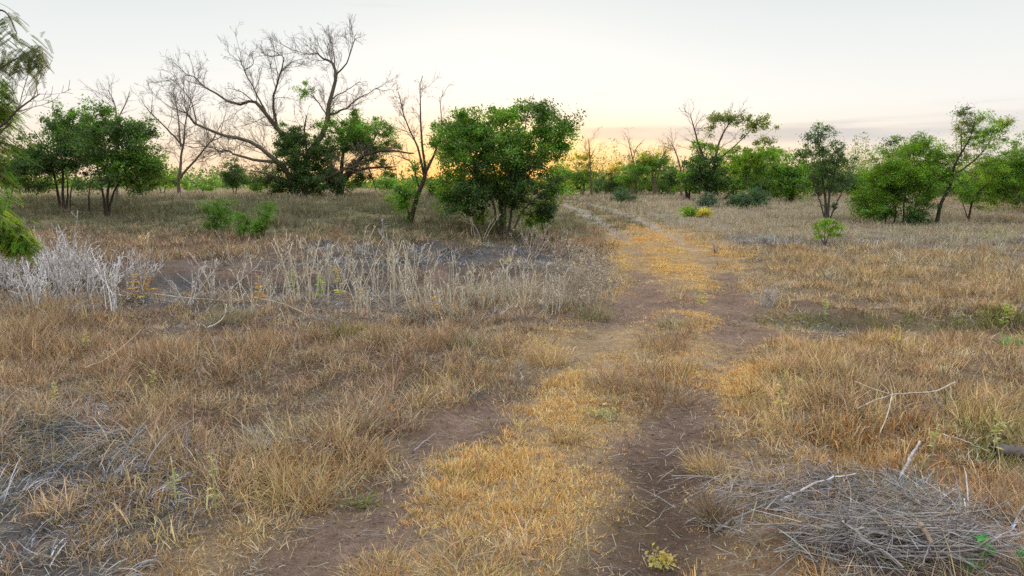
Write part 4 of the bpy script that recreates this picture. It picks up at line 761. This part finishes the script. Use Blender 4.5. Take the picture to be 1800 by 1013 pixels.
for args in (
 (1165, 610, 40, 90, PAL[BROWN], 'low brown grass tuft on the track crown where the ditch crosses'), (1190, 575, 28, 60, [(.34, .29, .16), (.27, .24, .13), (.42, .35, .21), (.22, .20, .10)], 'grey green tuft behind the low brown one on the track crown'), (1075, 685, 60, 80, PAL[BROWN], 'left of two brown tufts standing on the track crown'), (1165, 700, 70, 100, PAL[BROWN], 'right of two brown tufts standing on the track crown'),
 (525, 880, 80, 90, PAL[TALL], 'golden tuft leaning over the left rut at lower left'), (830, 1010, 90, 170, PAL[TALL], 'wide tawny tuft at the bottom edge below the golden stubble'), (660, 1010, 60, 110, PAL[TALL], 'shorter golden tuft left of the wide tawny one at the bottom'), (1260, 920, 80, 50, [(.22, .15, .09), (.30, .22, .13)], 'dark brown broken tuft right of the bare rut'),
 (1245, 830, 60, 60, PAL[TALL], 'upright golden tuft on the right edge of the track'), (400, 565, 45, 60, [(.34, .29, .16), (.27, .24, .13), (.42, .35, .21), (.22, .20, .10)], 'olive green tuft at the foot of the fanning white weed'), (1040, 560, 40, 60, [(.34, .29, .16), (.27, .24, .13), (.42, .35, .21), (.22, .20, .10)], 'grey olive tuft under the fluffy straw weeds'), (615, 590, 40, 50, PAL[OLIVE], 'mossy olive tuft in the brown grass left of centre'),
 (830, 610, 40, 60, [(.34, .29, .16), (.27, .24, .13), (.42, .35, .21), (.22, .20, .10)], 'dull green grass tuft below the dark bank'), (880, 620, 40, 60, PAL[BROWN], 'rounded tan tuft beside the dull green one'), (965, 640, 55, 60, PAL[TALL], 'golden tuft at the left edge of the track near the ditch'), (1000, 770, 30, 60, PAL[TALL], 'small spiky tuft just above the golden stubble')):
    tuft(*args)

# ------------------------------------------------------------------ brush heap, sticks and logs at the lower right
def stick(name, label, pts, r0, r1, col, lift=.02, cat='stick', group=None, forks=()):
    """pts: photo pixels of ground points; the stick lies over the ground there"""
    def line(ps):
        G = np.stack([ground_at(a[0], a[1]) + np.array([0, 0, (a[2] if len(a) > 2 else lift)]) for a in ps]); G[1:-1, 2] = .5 * G[1:-1, 2] + .5 * np.linspace(G[0, 2], G[-1, 2], len(G))[1:-1]; return catmull(G, 14)
    Q = line(pts); Q = Q + .003 * rng.standard_normal(Q.shape)
    if group: tq = np.linspace(0, 1, 14)[:, None]; Q = .8 * (Q[:1] * (1 - tq) + Q[-1:] * tq) + .2 * Q; Q[:, 2] = np.maximum(Q[:, 2], ground(Q[:, 0], Q[:, 1]) + r0 * .6)
    a = Acc(); tubes(a, Q[None], (r0 + (r1 - r0) * np.linspace(0, 1, 14))[None] * (1 + .1 * rng.standard_normal((1, 14))), 6, col)
    o = a
    for f in forks:
        q = line(f); tubes(o, q[None], np.linspace(r0 * .7, r1, 14)[None], 6, col)
    return tag(o.build(name, BARK, None, Q[0], smooth=True), label, cat, group)
PALE, GREYW = (.52, .45, .36), (.36, .32, .30)
stick('fallen_branch', 'pale forked fallen branch lying across the dry grass at the right', [(1675, 712, .20), (1640, 727, .20), (1590, 730, .20), (1555, 734, .20), (1505, 750, .14)], .0075, .004, (.44, .38, .30), forks=[[(1565, 734, .20), (1558, 758, .15), (1545, 782, .08)], [(1560, 734, .20), (1530, 718, .16), (1500, 700, .15)]])
stick('fallen_branch', 'long grey branch lying at the left side of the brush heap', [(1255, 945, .03), (1290, 928, .05), (1330, 912, .06), (1380, 895, .08)], .009, .005, (.24, .21, .18))
stick('log', 'dark weathered log end lying at the right edge', [(1745, 803, .05), (1775, 806, .05), (1812, 812, .05)], .05, .045, (.13, .11, .10), cat='log')
stick('fallen_branch', 'short grey pole leaning in the grass above the brush heap', [(1582, 848, .03), (1600, 828, .10), (1614, 812, .14)], .011, .009, GREYW)
stick('fallen_branch', 'thin pale stick slanting above the dark log', [(1655, 775, .05), (1700, 792, .06), (1740, 808, .04)], .006, .004, PALE)
stick('fallen_branch', 'thick tan broken branch end in the middle of the heap', [(1612, 960, .12), (1630, 980, .10), (1645, 1005, .05)], .016, .011, (.34, .24, .17))
stick('fallen_branch', 'grey short stick on the left rut', [(728, 798, .02), (748, 782, .03), (765, 768, .02)], .006, .004, GREYW)
stick('fallen_branch', 'dark bent twig standing in the grass at the left middle', [(296, 585, .02), (305, 580, .12), (312, 572, .28)], .008, .004, (.14, .10, .08))
stick('fallen_branch', 'dark thin twig standing in the grass below the orange T topped stalk', [(462, 605, .02), (458, 598, .15), (450, 590, .32)], .007, .004, (.14, .09, .07))
stick('fallen_branch', 'long thin twig lying in brown grass at the left', [(150, 670, .12), (200, 640, .14), (250, 600, .16)], .006, .003, (.45, .35, .24))
stick('fallen_branch', 'pale bent stem rising at the left edge', [(5, 830, .05), (14, 800, .3), (22, 770, .6)], .003, .002, (.34, .28, .20))
stick('fallen_branch', 'pale fallen stem lying below the fanning white weed', [(365, 590, .10), (392, 578, .10), (400, 560, .2)], .008, .005, PALE)
stick('fallen_branch', 'long pale stem lying flat in front of the pale stalks', [(270, 525, .08), (330, 532, .10), (400, 538, .08)], .008, .004, (.54, .48, .38))
stick('fallen_branch', 'pale bleached stem pair lying before the orange T topped stalk', [(460, 535, .08), (500, 545, .08), (540, 560, .05)], .008, .004, (.54, .48, .40), forks=[[(450, 545, .08), (490, 552, .08), (500, 568, .04)]])
gs = 'grey sticks of the brush heap'
for k in range(46):
    cx = 1610 + 100 * rng.standard_normal() * .8; cy = 950 + 36 * rng.standard_normal(); cx = float(np.clip(cx, 1440, 1790)); cy = float(np.clip(cy, 885, 1010)); a = rng.standard_normal() * .45 + .25; l = 40 + 70 * rng.random()
    if rng.random() < .2: a += 1.3
    ex, ey = l * math.cos(a), l * .55 * math.sin(a); h = .02 + .12 * rng.random(); r = .0025 + .0045 * rng.random() ** 2
    stick('dead_stick', 'grey weathered stick lying tangled in the brush heap', [(cx - ex, cy - ey, h * rng.random()), (cx, cy + 3 * rng.standard_normal(), h), (cx + ex, cy + ey, h * rng.random())], r, r * .6, np.array((.33, .30, .29)) * (.5 + .8 * rng.random()), group=gs)
stick('dead_stick', 'long pale straight stick across the front of the brush heap', [(1440, 950, .08), (1520, 960, .12), (1600, 985, .12), (1680, 1010, .06)], .006, .004, (.48, .43, .38))
stick('dead_stick', 'long pale stick along the ridge of the brush heap', [(1370, 905, .08), (1440, 880, .14), (1500, 868, .12)], .007, .004, (.50, .46, .44))
# long grey straw of the heap
st = Acc(); n = 2700
cx = np.concatenate([1400 + 75 * rng.standard_normal(1200), 1600 + 100 * rng.standard_normal(1500)]); cy = np.concatenate([885 + 26 * rng.standard_normal(1200), 965 + 36 * rng.standard_normal(1500)])
hp = np.stack([(cx - 900) / F, np.zeros(n), np.zeros(n)], -1); dd = 1.85 * F / np.maximum(cy - 330, 150)
for _ in range(6): dd = .5 * dd + .5 * (CAM_Z - .06 - ground((cx - 900) / F * dd, dd)) * F / np.maximum(cy - 330, 150)
X = (cx - 900) / F * dd; P = np.stack([X, dd, ground(X, dd) + .015 + .10 * rng.random(n) ** 1.5], -1)
az = np.where(cx < 1500, R(28), R(-22)) + .55 * rng.standard_normal(n) + np.where(rng.random(n) < .2, 1.4, 0)
blades(st, P, az + np.where(rng.random(n) < .5, math.pi, 0), R(76) + R(16) * rng.random(n), R(22) * rng.random(n), .06 + .34 * rng.random(n) ** 1.5, .0025 + .007 * rng.random(n) ** 2.5, pick_cols(n, [(.27, .25, .245), (.20, .18, .175), (.36, .335, .32), (.10, .09, .08), (.28, .23, .17), (.34, .26, .17)], .25), 3)
tag(st.build('brush_straw', GRASS), 'heap of long grey dead straw combed over the ground at the lower right', 'dead straw', kind='stuff')

# forked dry twigs tangled through the heap
n = 130; cx = 1590 + 100 * rng.standard_normal(n); cy = 955 + 40 * rng.standard_normal(n); dd = 1.85 * F / np.maximum(cy - 330, 150)
for _ in range(6): dd = .5 * dd + .5 * (CAM_Z - .06 - ground((cx - 900) / F * dd, dd)) * F / np.maximum(cy - 330, 150)
X = (cx - 900) / F * dd; p = np.stack([X, dd, ground(X, dd) + .02 + .08 * rng.random(n)], -1); az = rng.standard_normal(n) * .8 + np.where(rng.random(n) < .5, math.pi, 0) - .2; ln = .12 + .30 * rng.random(n)
d = np.stack([np.cos(az), np.sin(az), .12 * rng.standard_normal(n)], -1); pts = [p]
for _ in range(6): d = norm(d + .13 * rng.standard_normal(d.shape) * np.array([1, 1, .5])); pts.append(pts[-1] + d * (ln / 6)[:, None])
P = np.stack(pts, 1); P[..., 2] = np.maximum(P[..., 2], ground(P[..., 0], P[..., 1]) + .01); r0 = .0022 + .0055 * rng.random(n) ** 2.5
bt = Acc(); tubes(bt, P, r0[:, None] * np.linspace(1, .55, 7)[None], 5, (.27, .235, .205), .3)
cp, cl = sprout(P, ln, 3, .5, 40, up=.05, k=5, wig=.14, t0=.2); cp[..., 2] = np.maximum(cp[..., 2], ground(cp[..., 0], cp[..., 1]) + .008); tubes(bt, cp, np.repeat(r0, 3)[:, None] * np.linspace(.6, .3, 5)[None], 4, (.27, .235, .205), .3)
tag(bt.build('brush_twigs', BARK), 'forked dry brown twigs tangled through the grey brush heap', 'twigs', kind='stuff')
